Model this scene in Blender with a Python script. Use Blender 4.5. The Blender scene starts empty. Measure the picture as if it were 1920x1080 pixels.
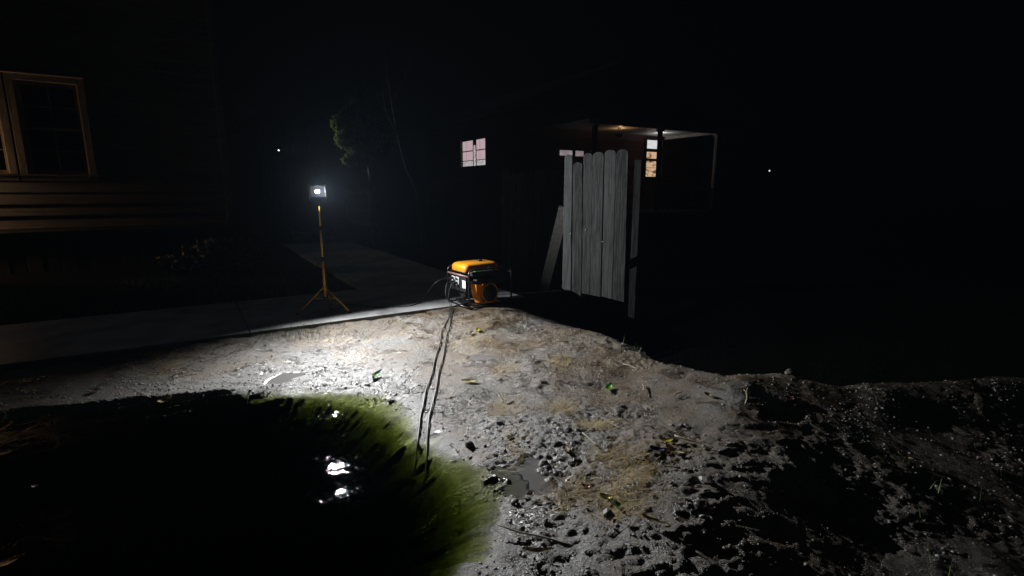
import bpy, bmesh, math, random
import numpy as np
from mathutils import Vector, Matrix

random.seed(7)
rng = np.random.default_rng(7)
SC = bpy.context.scene
COL = SC.collection
PI = math.pi
def R(d): return math.radians(d)

# ------------------------------------------------------------------ camera
HC = 1.5                              # eye height above the concrete path
PITCH = math.atan(185.0 / 960.0)      # horizon at row 355 of 1080
cam_d = bpy.data.cameras.new('camera'); cam = bpy.data.objects.new('camera', cam_d); COL.objects.link(cam)
cam_d.sensor_width = 36.0; cam_d.lens = 18.0; cam_d.clip_start = 0.05; cam_d.clip_end = 400.0
cam.location = (0, 0, HC); cam.rotation_euler = (PI / 2 - PITCH, 0, 0)
SC.camera = cam

# ------------------------------------------------------------------ world, moon, exposure
MOON_EL, MOON_AZ = R(74), R(-60)
w = bpy.data.worlds.new('World'); SC.world = w; w.use_nodes = True
nt = w.node_tree; nt.nodes.clear()
sky = nt.nodes.new('ShaderNodeTexSky'); sky.sky_type = 'NISHITA'; sky.sun_disc = False
sky.sun_elevation = MOON_EL; sky.sun_rotation = MOON_AZ
bg = nt.nodes.new('ShaderNodeBackground'); bg.inputs[1].default_value = 0.00003
ow = nt.nodes.new('ShaderNodeOutputWorld')
nt.links.new(sky.outputs[0], bg.inputs[0]); nt.links.new(bg.outputs[0], ow.inputs[0])
moon_d = bpy.data.lights.new('moon', 'SUN'); moon_d.energy = 0.036; moon_d.angle = R(0.5); moon_d.color = (0.72, 0.86, 1.0)
moon = bpy.data.objects.new('moon', moon_d); COL.objects.link(moon)
md = Vector((math.sin(MOON_AZ) * math.cos(MOON_EL), math.cos(MOON_AZ) * math.cos(MOON_EL), math.sin(MOON_EL)))
moon.rotation_euler = md.to_track_quat('Z', 'Y').to_euler(); moon.location = (0, 0, 30)
SC.view_settings.view_transform = 'Standard'; SC.view_settings.look = 'None'
SC.view_settings.exposure = 0.0; SC.view_settings.gamma = 1.0
try: SC.view_settings.use_curve_mapping = False
except Exception: pass
cy = SC.cycles
cy.use_denoising = True
cy.max_bounces = 6; cy.diffuse_bounces = 3; cy.glossy_bounces = 3; cy.transparent_max_bounces = 12; cy.volume_bounces = 0
cy.sample_clamp_indirect = 3.0; cy.caustics_reflective = False; cy.caustics_refractive = False

# ------------------------------------------------------------------ pixel helpers (1920x1080 picture)
CP, SP = math.cos(PITCH), math.sin(PITCH)
def ray(u, v):
    a, b = (u - 960) / 960.0, (540 - v) / 960.0
    return Vector((a, CP + b * SP, -SP + b * CP))
def gp(u, v, z=0.0):
    d = ray(u, v); t = (z - HC) / d.z
    return Vector((d.x * t, d.y * t, z))
def pd(u, v, Y):
    d = ray(u, v); t = Y / d.y
    return Vector((d.x * t, Y, HC + d.z * t))
def pplane(u, v, p0, n):
    d = ray(u, v); o = Vector((0, 0, HC)); t = (p0 - o).dot(n) / d.dot(n)
    return o + d * t

AZ = R(58)
A = Vector((math.sin(AZ), math.cos(AZ), 0))      # along the house front and the slab
B = Vector((-math.cos(AZ), math.sin(AZ), 0))     # along the path, away from us
ROTA = math.atan2(A.y, A.x)

# ------------------------------------------------------------------ object helpers
def link(o, parent=None):
    COL.objects.link(o)
    if parent is not None: o.parent = parent
    return o
def tag(o, label=None, cat=None, group=None, kind=None):
    if label: o['label'] = label
    if cat: o['category'] = cat
    if group: o['group'] = group
    if kind: o['kind'] = kind
    return o
def thing(name, label, cat, loc=(0, 0, 0), rz=0.0, group=None):
    o = bpy.data.objects.new(name, None); o.empty_display_size = 0.1
    o.location = loc; o.rotation_euler = (0, 0, rz)
    link(o); return tag(o, label, cat, group)
def obj(name, bm, mat, parent=None, smooth=False, loc=None, rot=None):
    me = bpy.data.meshes.new(name)
    bmesh.ops.recalc_face_normals(bm, faces=bm.faces)
    bm.to_mesh(me); bm.free()
    if smooth:
        for p in me.polygons: p.use_smooth = True
    me.materials.append(mat)
    o = bpy.data.objects.new(name, me)
    if loc is not None: o.location = loc
    if rot is not None: o.rotation_euler = rot
    return link(o, parent)
def inst(name, me, parent=None, loc=None, rot=None, scale=None):
    o = bpy.data.objects.new(name, me)
    if loc is not None: o.location = loc
    if rot is not None: o.rotation_euler = rot
    if scale is not None: o.scale = scale
    return link(o, parent)
def npmesh(name, verts, faces, mat, parent=None, smooth=False):
    """verts (n,3), faces (m,k) numpy arrays -> one mesh object"""
    me = bpy.data.meshes.new(name)
    verts = np.asarray(verts, dtype=np.float32); faces = np.asarray(faces, dtype=np.int32)
    m, k = faces.shape
    me.vertices.add(len(verts)); me.vertices.foreach_set('co', verts.ravel())
    me.loops.add(m * k); me.loops.foreach_set('vertex_index', faces.ravel())
    me.polygons.add(m); me.polygons.foreach_set('loop_start', np.arange(0, m * k, k, dtype=np.int32))
    me.polygons.foreach_set('loop_total', np.full(m, k, dtype=np.int32))
    if smooth: me.polygons.foreach_set('use_smooth', np.ones(m, dtype=bool))
    me.update(calc_edges=True); me.validate()
    me.materials.append(mat)
    o = bpy.data.objects.new(name, me)
    return link(o, parent)
def new(): return bmesh.new()
def box(bm, c, s, rot=None, bev=0.0):
    m = Matrix.Translation(Vector(c))
    if rot is not None: m = m @ rot
    m = m @ Matrix.Diagonal((s[0], s[1], s[2], 1))
    r = bmesh.ops.create_cube(bm, size=1.0, matrix=m)
    if bev > 0:
        es = list({e for v in r['verts'] for e in v.link_edges})
        bmesh.ops.bevel(bm, geom=es, offset=bev, segments=2, affect='EDGES', profile=0.6)
def tube(bm, pts, r, n=8, r2=None, cap=True):
    pts = [Vector(p) for p in pts]; N = len(pts); rings = []
    up = None
    for i, p in enumerate(pts):
        d = (pts[min(i + 1, N - 1)] - pts[max(i - 1, 0)]).normalized()
        if up is None:
            up = Vector((0, 0, 1)) if abs(d.z) < 0.9 else Vector((1, 0, 0))
        x = d.cross(up).normalized(); y = x.cross(d).normalized(); up = y
        rr = r if r2 is None else r + (r2 - r) * i / (N - 1)
        rings.append([bm.verts.new(p + (x * math.cos(2 * PI * k / n) + y * math.sin(2 * PI * k / n)) * rr) for k in range(n)])
    for i in range(N - 1):
        for k in range(n):
            bm.faces.new((rings[i][k], rings[i][(k + 1) % n], rings[i + 1][(k + 1) % n], rings[i + 1][k]))
    if cap:
        bm.faces.new(rings[0][::-1]); bm.faces.new(rings[-1])
def curve_pts(ctrl, n=12):
    """Catmull-Rom through control points"""
    P = [Vector(c) for c in ctrl]; P = [P[0] * 2 - P[1]] + P + [P[-1] * 2 - P[-2]]
    out = []
    for i in range(1, len(P) - 2):
        for k in range(n):
            t = k / n; a, b, c, d = P[i - 1], P[i], P[i + 1], P[i + 2]
            out.append(0.5 * ((2 * b) + (c - a) * t + (2 * a - 5 * b + 4 * c - d) * t * t + (3 * b - a - 3 * c + d) * t ** 3))
    out.append(P[-2]); return out
def prism(bm, outline, t, mat=None):
    """outline in local xz, extruded along y from 0 to t"""
    f = [bm.verts.new((x, 0, z)) for x, z in outline]; g = [bm.verts.new((x, t, z)) for x, z in outline]
    bm.faces.new(f); bm.faces.new(g[::-1]); n = len(f)
    for i in range(n): bm.faces.new((f[i], g[i], g[(i + 1) % n], f[(i + 1) % n]))
def lathe(bm, prof, n=24, axis='Z', c=(0, 0, 0)):
    rings = []
    for r, h in prof:
        ring = []
        for k in range(n):
            a = 2 * PI * k / n
            if axis == 'Z': p = (r * math.cos(a), r * math.sin(a), h)
            else: p = (r * math.cos(a), h, r * math.sin(a))
            ring.append(bm.verts.new(Vector(p) + Vector(c)))
        rings.append(ring)
    for i in range(len(rings) - 1):
        for k in range(n):
            bm.faces.new((rings[i][k], rings[i][(k + 1) % n], rings[i + 1][(k + 1) % n], rings[i + 1][k]))
    bm.faces.new(rings[0][::-1]); bm.faces.new(rings[-1])

# ------------------------------------------------------------------ materials
class M: pass
def mat(name):
    m = bpy.data.materials.new(name); m.use_nodes = True
    t = m.node_tree; b = t.nodes['Principled BSDF']
    return m, t, b
def N(t, typ, **kw):
    n = t.nodes.new(typ)
    for k, v in kw.items(): setattr(n, k, v)
    return n
def ramp(t, fac, stops):
    r = N(t, 'ShaderNodeValToRGB'); e = r.color_ramp.elements
    while len(e) < len(stops): e.new(0.5)
    for i, (p, c) in enumerate(stops):
        e[i].position = p; e[i].color = (c[0], c[1], c[2], 1)
    t.links.new(fac, r.inputs[0]); return r.outputs[0]
def noise(t, scale, detail=5, rough=0.55, vec=None, dist=0.0):
    n = N(t, 'ShaderNodeTexNoise'); n.inputs['Scale'].default_value = scale; n.inputs['Detail'].default_value = detail
    n.inputs['Roughness'].default_value = rough; n.inputs['Distortion'].default_value = dist
    if vec is not None: t.links.new(vec, n.inputs['Vector'])
    return n.outputs[0]
def mapping(t, scale=(1, 1, 1), coord='Object'):
    tc = N(t, 'ShaderNodeTexCoord'); mp = N(t, 'ShaderNodeMapping'); mp.inputs['Scale'].default_value = scale
    t.links.new(tc.outputs[coord], mp.inputs[0]); return mp.outputs[0]
def bump(t, b, h, strength=0.4, dist=0.01):
    n = N(t, 'ShaderNodeBump'); n.inputs['Strength'].default_value = strength; n.inputs['Distance'].default_value = dist
    t.links.new(h, n.inputs['Height']); t.links.new(n.outputs[0], b.inputs['Normal']); return n
def simple(name, c1, c2=None, rough=0.5, scale=8, metal=0.0, bstr=0.15, bscale=40, bd=0.003, vscale=(1, 1, 1), spec=0.5):
    m, t, b = mat(name); v = mapping(t, vscale)
    c2 = c2 or tuple(x * 0.6 for x in c1)
    col = ramp(t, noise(t, scale, vec=v), [(0.35, c2), (0.65, c1)])
    t.links.new(col, b.inputs['Base Color']); b.inputs['Roughness'].default_value = rough; b.inputs['Metallic'].default_value = metal
    b.inputs['Specular IOR Level'].default_value = spec
    if bstr: bump(t, b, noise(t, bscale, vec=v), bstr, bd)
    return m
def wood(name, c1, c2, rough=0.75, grain=(26, 26, 1.6), wet=0.0, spec=0.4):
    m, t, b = mat(name)
    oi = N(t, 'ShaderNodeObjectInfo'); tc = N(t, 'ShaderNodeTexCoord')
    ad = N(t, 'ShaderNodeVectorMath', operation='ADD'); sc = N(t, 'ShaderNodeVectorMath', operation='SCALE')
    cx = N(t, 'ShaderNodeCombineXYZ'); t.links.new(oi.outputs['Random'], cx.inputs[0]); t.links.new(oi.outputs['Random'], cx.inputs[2])
    t.links.new(cx.outputs[0], sc.inputs[0]); sc.inputs['Scale'].default_value = 37.0
    t.links.new(tc.outputs['Object'], ad.inputs[0]); t.links.new(sc.outputs[0], ad.inputs[1])
    mp = N(t, 'ShaderNodeMapping'); mp.inputs['Scale'].default_value = grain; t.links.new(ad.outputs[0], mp.inputs[0])
    g = noise(t, 1.0, 8, 0.65, mp.outputs[0], 0.6); mp2 = N(t, 'ShaderNodeMapping'); mp2.inputs['Scale'].default_value = tuple(max(1.0, .12 * k) * 1.6 for k in grain); t.links.new(ad.outputs[0], mp2.inputs[0]); big = noise(t, 2.2, 6, 0.7, mp2.outputs[0], 1.0)
    mx = N(t, 'ShaderNodeMix', data_type='FLOAT'); mx.inputs[0].default_value = 0.5
    t.links.new(g, mx.inputs[2]); t.links.new(big, mx.inputs[3])
    vr = N(t, 'ShaderNodeMath', operation='MULTIPLY_ADD'); t.links.new(oi.outputs['Random'], vr.inputs[0]); vr.inputs[1].default_value = 0.12
    t.links.new(mx.outputs[0], vr.inputs[2])
    col = ramp(t, vr.outputs[0], [(0.42, c2), (0.66, c1)])
    t.links.new(col, b.inputs['Base Color']); b.inputs['Roughness'].default_value = rough; b.inputs['Specular IOR Level'].default_value = spec
    bump(t, b, g, 0.8, 0.006)
    return m
def emit(name, c, s, noisec=None, scale=6, vscale=(1, 1, 1), lo=0.4, hi=0.6):
    m, t, b = mat(name); t.nodes.remove(b)
    e = N(t, 'ShaderNodeEmission'); e.inputs[1].default_value = s; e.inputs[0].default_value = (*c, 1)
    if noisec: t.links.new(ramp(t, noise(t, scale, vec=mapping(t, vscale)), [(lo, noisec), (hi, c)]), e.inputs[0])
    t.links.new(e.outputs[0], t.nodes['Material Output'].inputs[0]); return m

MW_SIDING = wood('painted_clapboard', (0.20, 0.165, 0.13), (0.11, 0.09, 0.07), 0.7, (1.2, 30, 30))
MW_TRIM = wood('painted_trim', (0.42, 0.34, 0.25), (0.26, 0.20, 0.145), 0.6, (14, 14, 2))
MW_FENCE = wood('weathered_picket', (0.054, 0.058, 0.057), (0.007, 0.0075, 0.0075), 0.85, (75, 75, 2.2), spec=.1)
MW_DARKFENCE = wood('dark_wet_fence_wood', (0.075, 0.075, 0.072), (0.022, 0.022, 0.022), 0.7, (28, 28, 1.5))
MW_GREYBOARD = wood('grey_plank', (0.052, 0.052, 0.049), (0.010, 0.010, 0.0095), 0.85, (60, 60, 2), spec=.1)
MW_PALE = wood('pale_dry_plank', (0.075, 0.073, 0.068), (0.018, 0.018, 0.016), 0.85, (60, 60, 2), spec=.1)
MW_REDSIDE = wood('red_brown_clapboard', (0.20, 0.075, 0.05), (0.11, 0.045, 0.03), 0.7, (1.5, 30, 30))
MW_WHITE = simple('white_paint', (0.72, 0.71, 0.68), (0.55, 0.54, 0.51), 0.5, 5)
MW_BARK = simple('bark', (0.10, 0.085, 0.07), (0.035, 0.03, 0.025), 0.9, 14, bstr=0.8, bscale=22, bd=0.02, vscale=(1, 1, .25))
M_LEAF = simple('tree_leaf', (0.125, 0.14, 0.035), (0.06, 0.075, 0.02), 0.9, 3, bstr=0, spec=.1)
t = M_LEAF.node_tree; b = t.nodes['Principled BSDF']; tl_ = N(t, 'ShaderNodeBsdfTranslucent'); ms_ = N(t, 'ShaderNodeMixShader'); ms_.inputs[0].default_value = .4
t.links.new(b.inputs['Base Color'].links[0].from_socket, tl_.inputs[0]); t.links.new(b.outputs[0], ms_.inputs[1]); t.links.new(tl_.outputs[0], ms_.inputs[2]); t.links.new(ms_.outputs[0], t.nodes['Material Output'].inputs[0])
M_SHRUB = simple('shrub_leaf', (0.05, 0.075, 0.03), (0.025, 0.04, 0.015), 0.6, 3, bstr=0)
M_FLOWER = simple('yellow_petal', (0.9, 0.72, 0.25), (0.8, 0.6, 0.15), 0.6, 20, bstr=0)
M_GLASS_DARK, t, b = mat('dark_window_glass'); b.inputs['Base Color'].default_value = (0.006, 0.006, 0.008, 1); b.inputs['Roughness'].default_value = 0.06
M_ROOF = simple('roof_shingle', (0.018, 0.018, 0.017), None, 0.9, 20)
M_BRICK = simple('foundation_board', (0.07, 0.055, 0.042), (0.035, 0.028, 0.02), 0.8, 9, bstr=.4, vscale=(1, 1, .3))
M_BLACKTUBE = simple('black_tube_paint', (0.012, 0.012, 0.013), (0.008, 0.008, 0.009), 0.32, 30, bstr=0.05)
M_REDTUBE = simple('worn_maroon_bar', (0.23, 0.12, 0.11), (0.10, 0.06, 0.055), 0.45, 30)
M_YELLOW = simple('yellow_tank_paint', (0.74, 0.29, 0.012), (0.66, 0.25, 0.010), 0.32, 3, bstr=0.02)
M_ORANGE = simple('orange_shroud', (0.95, 0.32, 0.02), (0.88, 0.27, 0.015), 0.4, 6, bstr=0.03)
M_BLACKPLASTIC = simple('black_plastic', (0.015, 0.015, 0.016), (0.010, 0.010, 0.011), 0.45, 30, bstr=0.1)
M_ENGINE = simple('dark_engine_metal', (0.05, 0.05, 0.052), (0.02, 0.02, 0.021), 0.45, 25, metal=0.6)
M_STEEL = simple('steel', (0.5, 0.5, 0.5), (0.35, 0.35, 0.35), 0.35, 25, metal=0.9)
M_PLATE = simple('white_plate', (0.75, 0.76, 0.76), (0.55, 0.56, 0.57), 0.4, 18)
M_GREENLED = emit('green_led', (0.05, 1.0, 0.25), 0.9)
M_CABLE = simple('black_rubber_cable', (0.012, 0.012, 0.012), None, 0.5, 30, bstr=0.1)
M_POLE = simple('yellow_stand_paint', (0.95, 0.52, 0.04), (0.9, 0.46, 0.03), 0.38, 10, bstr=0.05)
M_HEADBAR = simple('pale_yellow_bracket', (0.75, 0.52, 0.16), (0.6, 0.4, 0.1), 0.45, 10)
M_REFLECT = simple('white_reflector', (0.78, 0.79, 0.84), (0.7, 0.71, 0.76), 0.5, 10, bstr=0.02)
M_LED = emit('white_led', (0.93, 0.96, 1.0), 40.0)

# ---- concrete
M_CONC, t, b = mat('wet_concrete'); v = mapping(t)
col = ramp(t, noise(t, 3.0, 8, 0.6, v), [(0.33, (0.13, 0.133, 0.135)), (0.5, (0.24, 0.245, 0.245)), (0.68, (0.32, 0.325, 0.325))])
t.links.new(col, b.inputs['Base Color'])
t.links.new(ramp(t, noise(t, 1.6, 5, 0.5, v), [(0.4, (.38,) * 3), (0.65, (.7,) * 3)]), b.inputs['Roughness'])
bump(t, b, noise(t, 90, 6, 0.6, v), 0.25, 0.004)

# ---- mud (attributes: puddle, algae, gravel)
M_MUD, t, b = mat('wet_mud'); v = mapping(t)
def attr(t, nm):
    a = N(t, 'ShaderNodeAttribute'); a.attribute_name = nm; return a.outputs['Fac']
def mixc(t, fac, c1, c2):
    m = N(t, 'ShaderNodeMix', data_type='RGBA'); t.links.new(fac, m.inputs[0])
    for s, c in ((6, c1), (7, c2)):
        if isinstance(c, tuple): m.inputs[s].default_value = (*c, 1)
        else: t.links.new(c, m.inputs[s])
    return m.outputs[2]
def mixf(t, fac, a, b_):
    m = N(t, 'ShaderNodeMix', data_type='FLOAT'); t.links.new(fac, m.inputs[0])
    for s, c in ((2, a), (3, b_)):
        if isinstance(c, (int, float)): m.inputs[s].default_value = c
        else: t.links.new(c, m.inputs[s])
    return m.outputs[0]
n_big = noise(t, 1.7, 6, 0.6, v); n_mid = noise(t, 9, 8, 0.65, v, 0.4); n_fin = noise(t, 46, 6, 0.65, v)
n_spk = noise(t, 75, 5, 0.7, v, 0.3)
n_mix = mixf(t, n_spk, n_mid, n_fin)
brown = ramp(t, n_mix, [(0.32, (0.028, 0.019, 0.010)), (0.50, (0.105, 0.074, 0.042)), (0.68, (0.25, 0.195, 0.125))])
grey = ramp(t, n_spk, [(0.36, (0.035, 0.032, 0.027)), (0.52, (0.145, 0.138, 0.124)), (0.66, (0.33, 0.32, 0.30))])
bmask = ramp(t, n_big, [(0.43, (0, 0, 0)), (0.66, (.75, .75, .75))])
mud = mixc(t, bmask, brown, grey)
mud = mixc(t, attr(t, 'gravel'), mud, grey)
hum_fade = ramp(t, n_mix, [(0.34, (0.010, 0.007, 0.004)), (0.52, (0.034, 0.025, 0.015)), (0.68, (0.11, 0.092, 0.068))])  # dark organic mud colours, also painting in the lamp's fade
mud = mixc(t, attr(t, 'humus_fade'), mud, hum_fade)
n_wet = noise(t, 3.6, 7, 0.62, v, 0.8)
wetm = ramp(t, n_wet, [(0.50, (0, 0, 0)), (0.60, (1, 1, 1))])
dk = N(t, 'ShaderNodeMix', data_type='RGBA', blend_type='MULTIPLY'); t.links.new(wetm, dk.inputs[0]); t.links.new(mud, dk.inputs[6]); dk.inputs[7].default_value = (0.42, 0.37, 0.30, 1)
mud = dk.outputs[2]
mud = mixc(t, attr(t, 'puddle'), mud, (0.17, 0.165, 0.16))
alg = ramp(t, mixf(t, noise(t, 14, 6, 0.6, v), attr(t, 'streak'), attr(t, 'streak')), [(0.25, (0.010, 0.011, 0.004)), (0.52, (0.052, 0.054, 0.019)), (0.85, (0.27, 0.265, 0.15))])
mud = mixc(t, attr(t, 'algae'), mud, alg)
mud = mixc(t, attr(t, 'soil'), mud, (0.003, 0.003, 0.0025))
t.links.new(mud, b.inputs['Base Color'])
rg = ramp(t, n_mid, [(0.3, (0.32,) * 3), (0.7, (0.62,) * 3)])
rg = mixf(t, wetm, rg, 0.24)
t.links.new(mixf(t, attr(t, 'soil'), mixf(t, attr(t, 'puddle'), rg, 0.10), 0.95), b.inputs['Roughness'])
t.links.new(mixf(t, attr(t, 'soil'), 0.5, 0.0), b.inputs['Specular IOR Level'])
n_grit = noise(t, 130, 4, 0.7, v)
bb = bump(t, b, mixf(t, n_big, n_fin, n_grit), 1.0, 0.020)
t.links.new(mixf(t, attr(t, 'puddle'), 1.0, 0.0), bb.inputs['Strength'])

# ---- dark lawn
M_LAWN = simple('dark_lawn_soil', (0.005, 0.0055, 0.004), (0.0025, 0.0025, 0.002), 0.95, 6, bstr=0.6, bscale=30, bd=0.02, spec=0.02)

# ---- water: clear to light, mirror at grazing angles, green absorbing body
M_WATER, t, b = mat('green_pond_water'); t.nodes.remove(b)
lw = N(t, 'ShaderNodeLayerWeight'); lw.inputs['Blend'].default_value = 0.5      # Facing = 1 - |cos|, the same from both sides
p5 = N(t, 'ShaderNodeMath', operation='POWER'); p5.inputs[1].default_value = 5.0; t.links.new(lw.outputs['Facing'], p5.inputs[0])
fr = N(t, 'ShaderNodeMath', operation='MULTIPLY_ADD'); fr.inputs[1].default_value = 0.98; fr.inputs[2].default_value = 0.02; t.links.new(p5.outputs[0], fr.inputs[0])
tr = N(t, 'ShaderNodeBsdfTransparent'); gl = N(t, 'ShaderNodeBsdfGlossy'); gl.inputs['Roughness'].default_value = 0.012
mx = N(t, 'ShaderNodeMixShader'); va = N(t, 'ShaderNodeVolumeAbsorption')
va.inputs['Color'].default_value = (0.48, 0.54, 0.12, 1); va.inputs['Density'].default_value = 15.0
v = mapping(t, (1, 1, 1)); wn = noise(t, 7.0, 3, 0.5, v, 0.5)
bp = N(t, 'ShaderNodeBump'); bp.inputs["Strength"].default_value = 0.6; bp.inputs['Distance'].default_value = 0.012
t.links.new(wn, bp.inputs['Height']); t.links.new(bp.outputs[0], gl.inputs['Normal']); t.links.new(bp.outputs[0], lw.inputs['Normal'])
t.links.new(fr.outputs[0], mx.inputs[0]); t.links.new(tr.outputs[0], mx.inputs[1]); t.links.new(gl.outputs[0], mx.inputs[2])
t.links.new(mx.outputs[0], t.nodes['Material Output'].inputs['Surface']); t.links.new(va.outputs[0], t.nodes['Material Output'].inputs['Volume'])

# ------------------------------------------------------------------ numpy noise
_perm = rng.permutation(512); _grad = rng.uniform(0, 2 * PI, 512)
def pnoise(x, y):
    xi = np.floor(x).astype(int); yi = np.floor(y).astype(int); xf = x - xi; yf = y - yi
    def g(ix, iy, dx, dy):
        a = _grad[(_perm[(ix & 511)] + iy) & 511]; return np.cos(a) * dx + np.sin(a) * dy
    u = xf ** 3 * (xf * (xf * 6 - 15) + 10); v = yf ** 3 * (yf * (yf * 6 - 15) + 10)
    n00 = g(xi, yi, xf, yf); n10 = g(xi + 1, yi, xf - 1, yf); n01 = g(xi, yi + 1, xf, yf - 1); n11 = g(xi + 1, yi + 1, xf - 1, yf - 1)
    return ((n00 * (1 - u) + n10 * u) * (1 - v) + (n01 * (1 - u) + n11 * u) * v) * 1.5
def fbm(x, y, o=4, gain=0.5):
    s = 0; a = 1
    for k in range(o):
        s = s + a * pnoise(x * 2 ** k + 17.3 * k, y * 2 ** k - 9.1 * k); a *= gain
    return s
def sstep(x, a, b):
    t = np.clip((x - a) / (b - a), 0, 1); return t * t * (3 - 2 * t)
def poly_dist(px, py, pts, closed):
    """distance to polyline, arc length at nearest point, side sign (left = +)"""
    best = np.full(px.shape, 1e9); arc = np.zeros(px.shape); side = np.zeros(px.shape); acc = 0
    n = len(pts); rngs = range(n if closed else n - 1)
    for i in rngs:
        ax, ay = pts[i]; bx, by = pts[(i + 1) % n]; dx, dy = bx - ax, by - ay; L2 = dx * dx + dy * dy; L = math.sqrt(L2)
        t = np.clip(((px - ax) * dx + (py - ay) * dy) / L2, 0, 1)
        ex, ey = px - ax - t * dx, py - ay - t * dy; d = ex * ex + ey * ey
        m = d < best; best = np.where(m, d, best); arc = np.where(m, acc + t * L, arc)
        side = np.where(m, np.sign(dx * (py - ay) - dy * (px - ax)), side); acc += L
    return np.sqrt(best), arc, side
def inside(px, py, pts):
    r = np.zeros(px.shape, dtype=bool); n = len(pts)
    for i in range(n):
        x1, y1 = pts[i]; x2, y2 = pts[(i + 1) % n]
        if y1 == y2: continue
        c = ((y1 > py) != (y2 > py)) & (px < (x2 - x1) * (py - y1) / (y2 - y1) + x1); r ^= c
    return r

# ------------------------------------------------------------------ layout lines
slab_f0, slab_f1 = gp(0, 674), gp(479, 619.4)             # front edge of the slab
pf = gp(613, 604)
SLAB_O = pf.copy()                                         # a point on the front edge
def ab(s, t_, z=0.0): p = SLAB_O + A * s + B * t_; return Vector((p.x, p.y, z))
def to_ab(x, y):
    dx, dy = x - SLAB_O.x, y - SLAB_O.y
    return dx * A.x + dy * A.y, dx * B.x + dy * B.y
SLAB_W = 1.80

# pond outline traced on the rim, closed outside the frame
RIMZ = -0.10
rim_px = [(0, 770), (150, 755), (300, 739), (450, 724), (560, 719), (640, 725), (720, 743), (790, 775), (850, 813), (900, 860), (938, 915), (954, 970), (946, 1030), (925, 1085)]
rim = [gp(u, v_, RIMZ) for u, v_ in rim_px]
ctrl = [Vector((p.x, p.y, 0)) for p in rim] + [Vector((-0.35, 1.15, 0)), Vector((-0.95, 0.35, 0)), Vector((-2.2, -0.35, 0)), Vector((-3.9, -0.2, 0)), Vector((-5.0, 1.2, 0)), Vector((-4.7, 2.7, 0))]
cl = ctrl[-2:] + ctrl + ctrl[:2]
POND = [(p.x, p.y) for p in curve_pts(cl, 5)]
i0 = 2 * 5 - 5; POND = POND[10:-10] if len(POND) > 30 else POND
WATER_Z = -0.118

# crest line of the mound, beyond which the ground falls away
CREST = [(-0.55, 6.55), (0.2, 6.05), (0.80, 5.55), (1.10, 5.10), (1.30, 4.35), (1.75, 3.95), (2.30, 4.12), (2.75, 4.02), (3.4, 4.15), (7.5, 4.6)]

# puddles / smooth flat spots: picture centre, half size in metres
PUD = [(905, 668, .17, .11), (985, 893, .15, .20), (530, 702, .17, .17), (1002, 655, .14, .06), (945, 633, .11, .06)]

X0, X1, Y0, Y1, STEP = -5.9, 6.6, -0.9, 8.6, 0.0135
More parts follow.
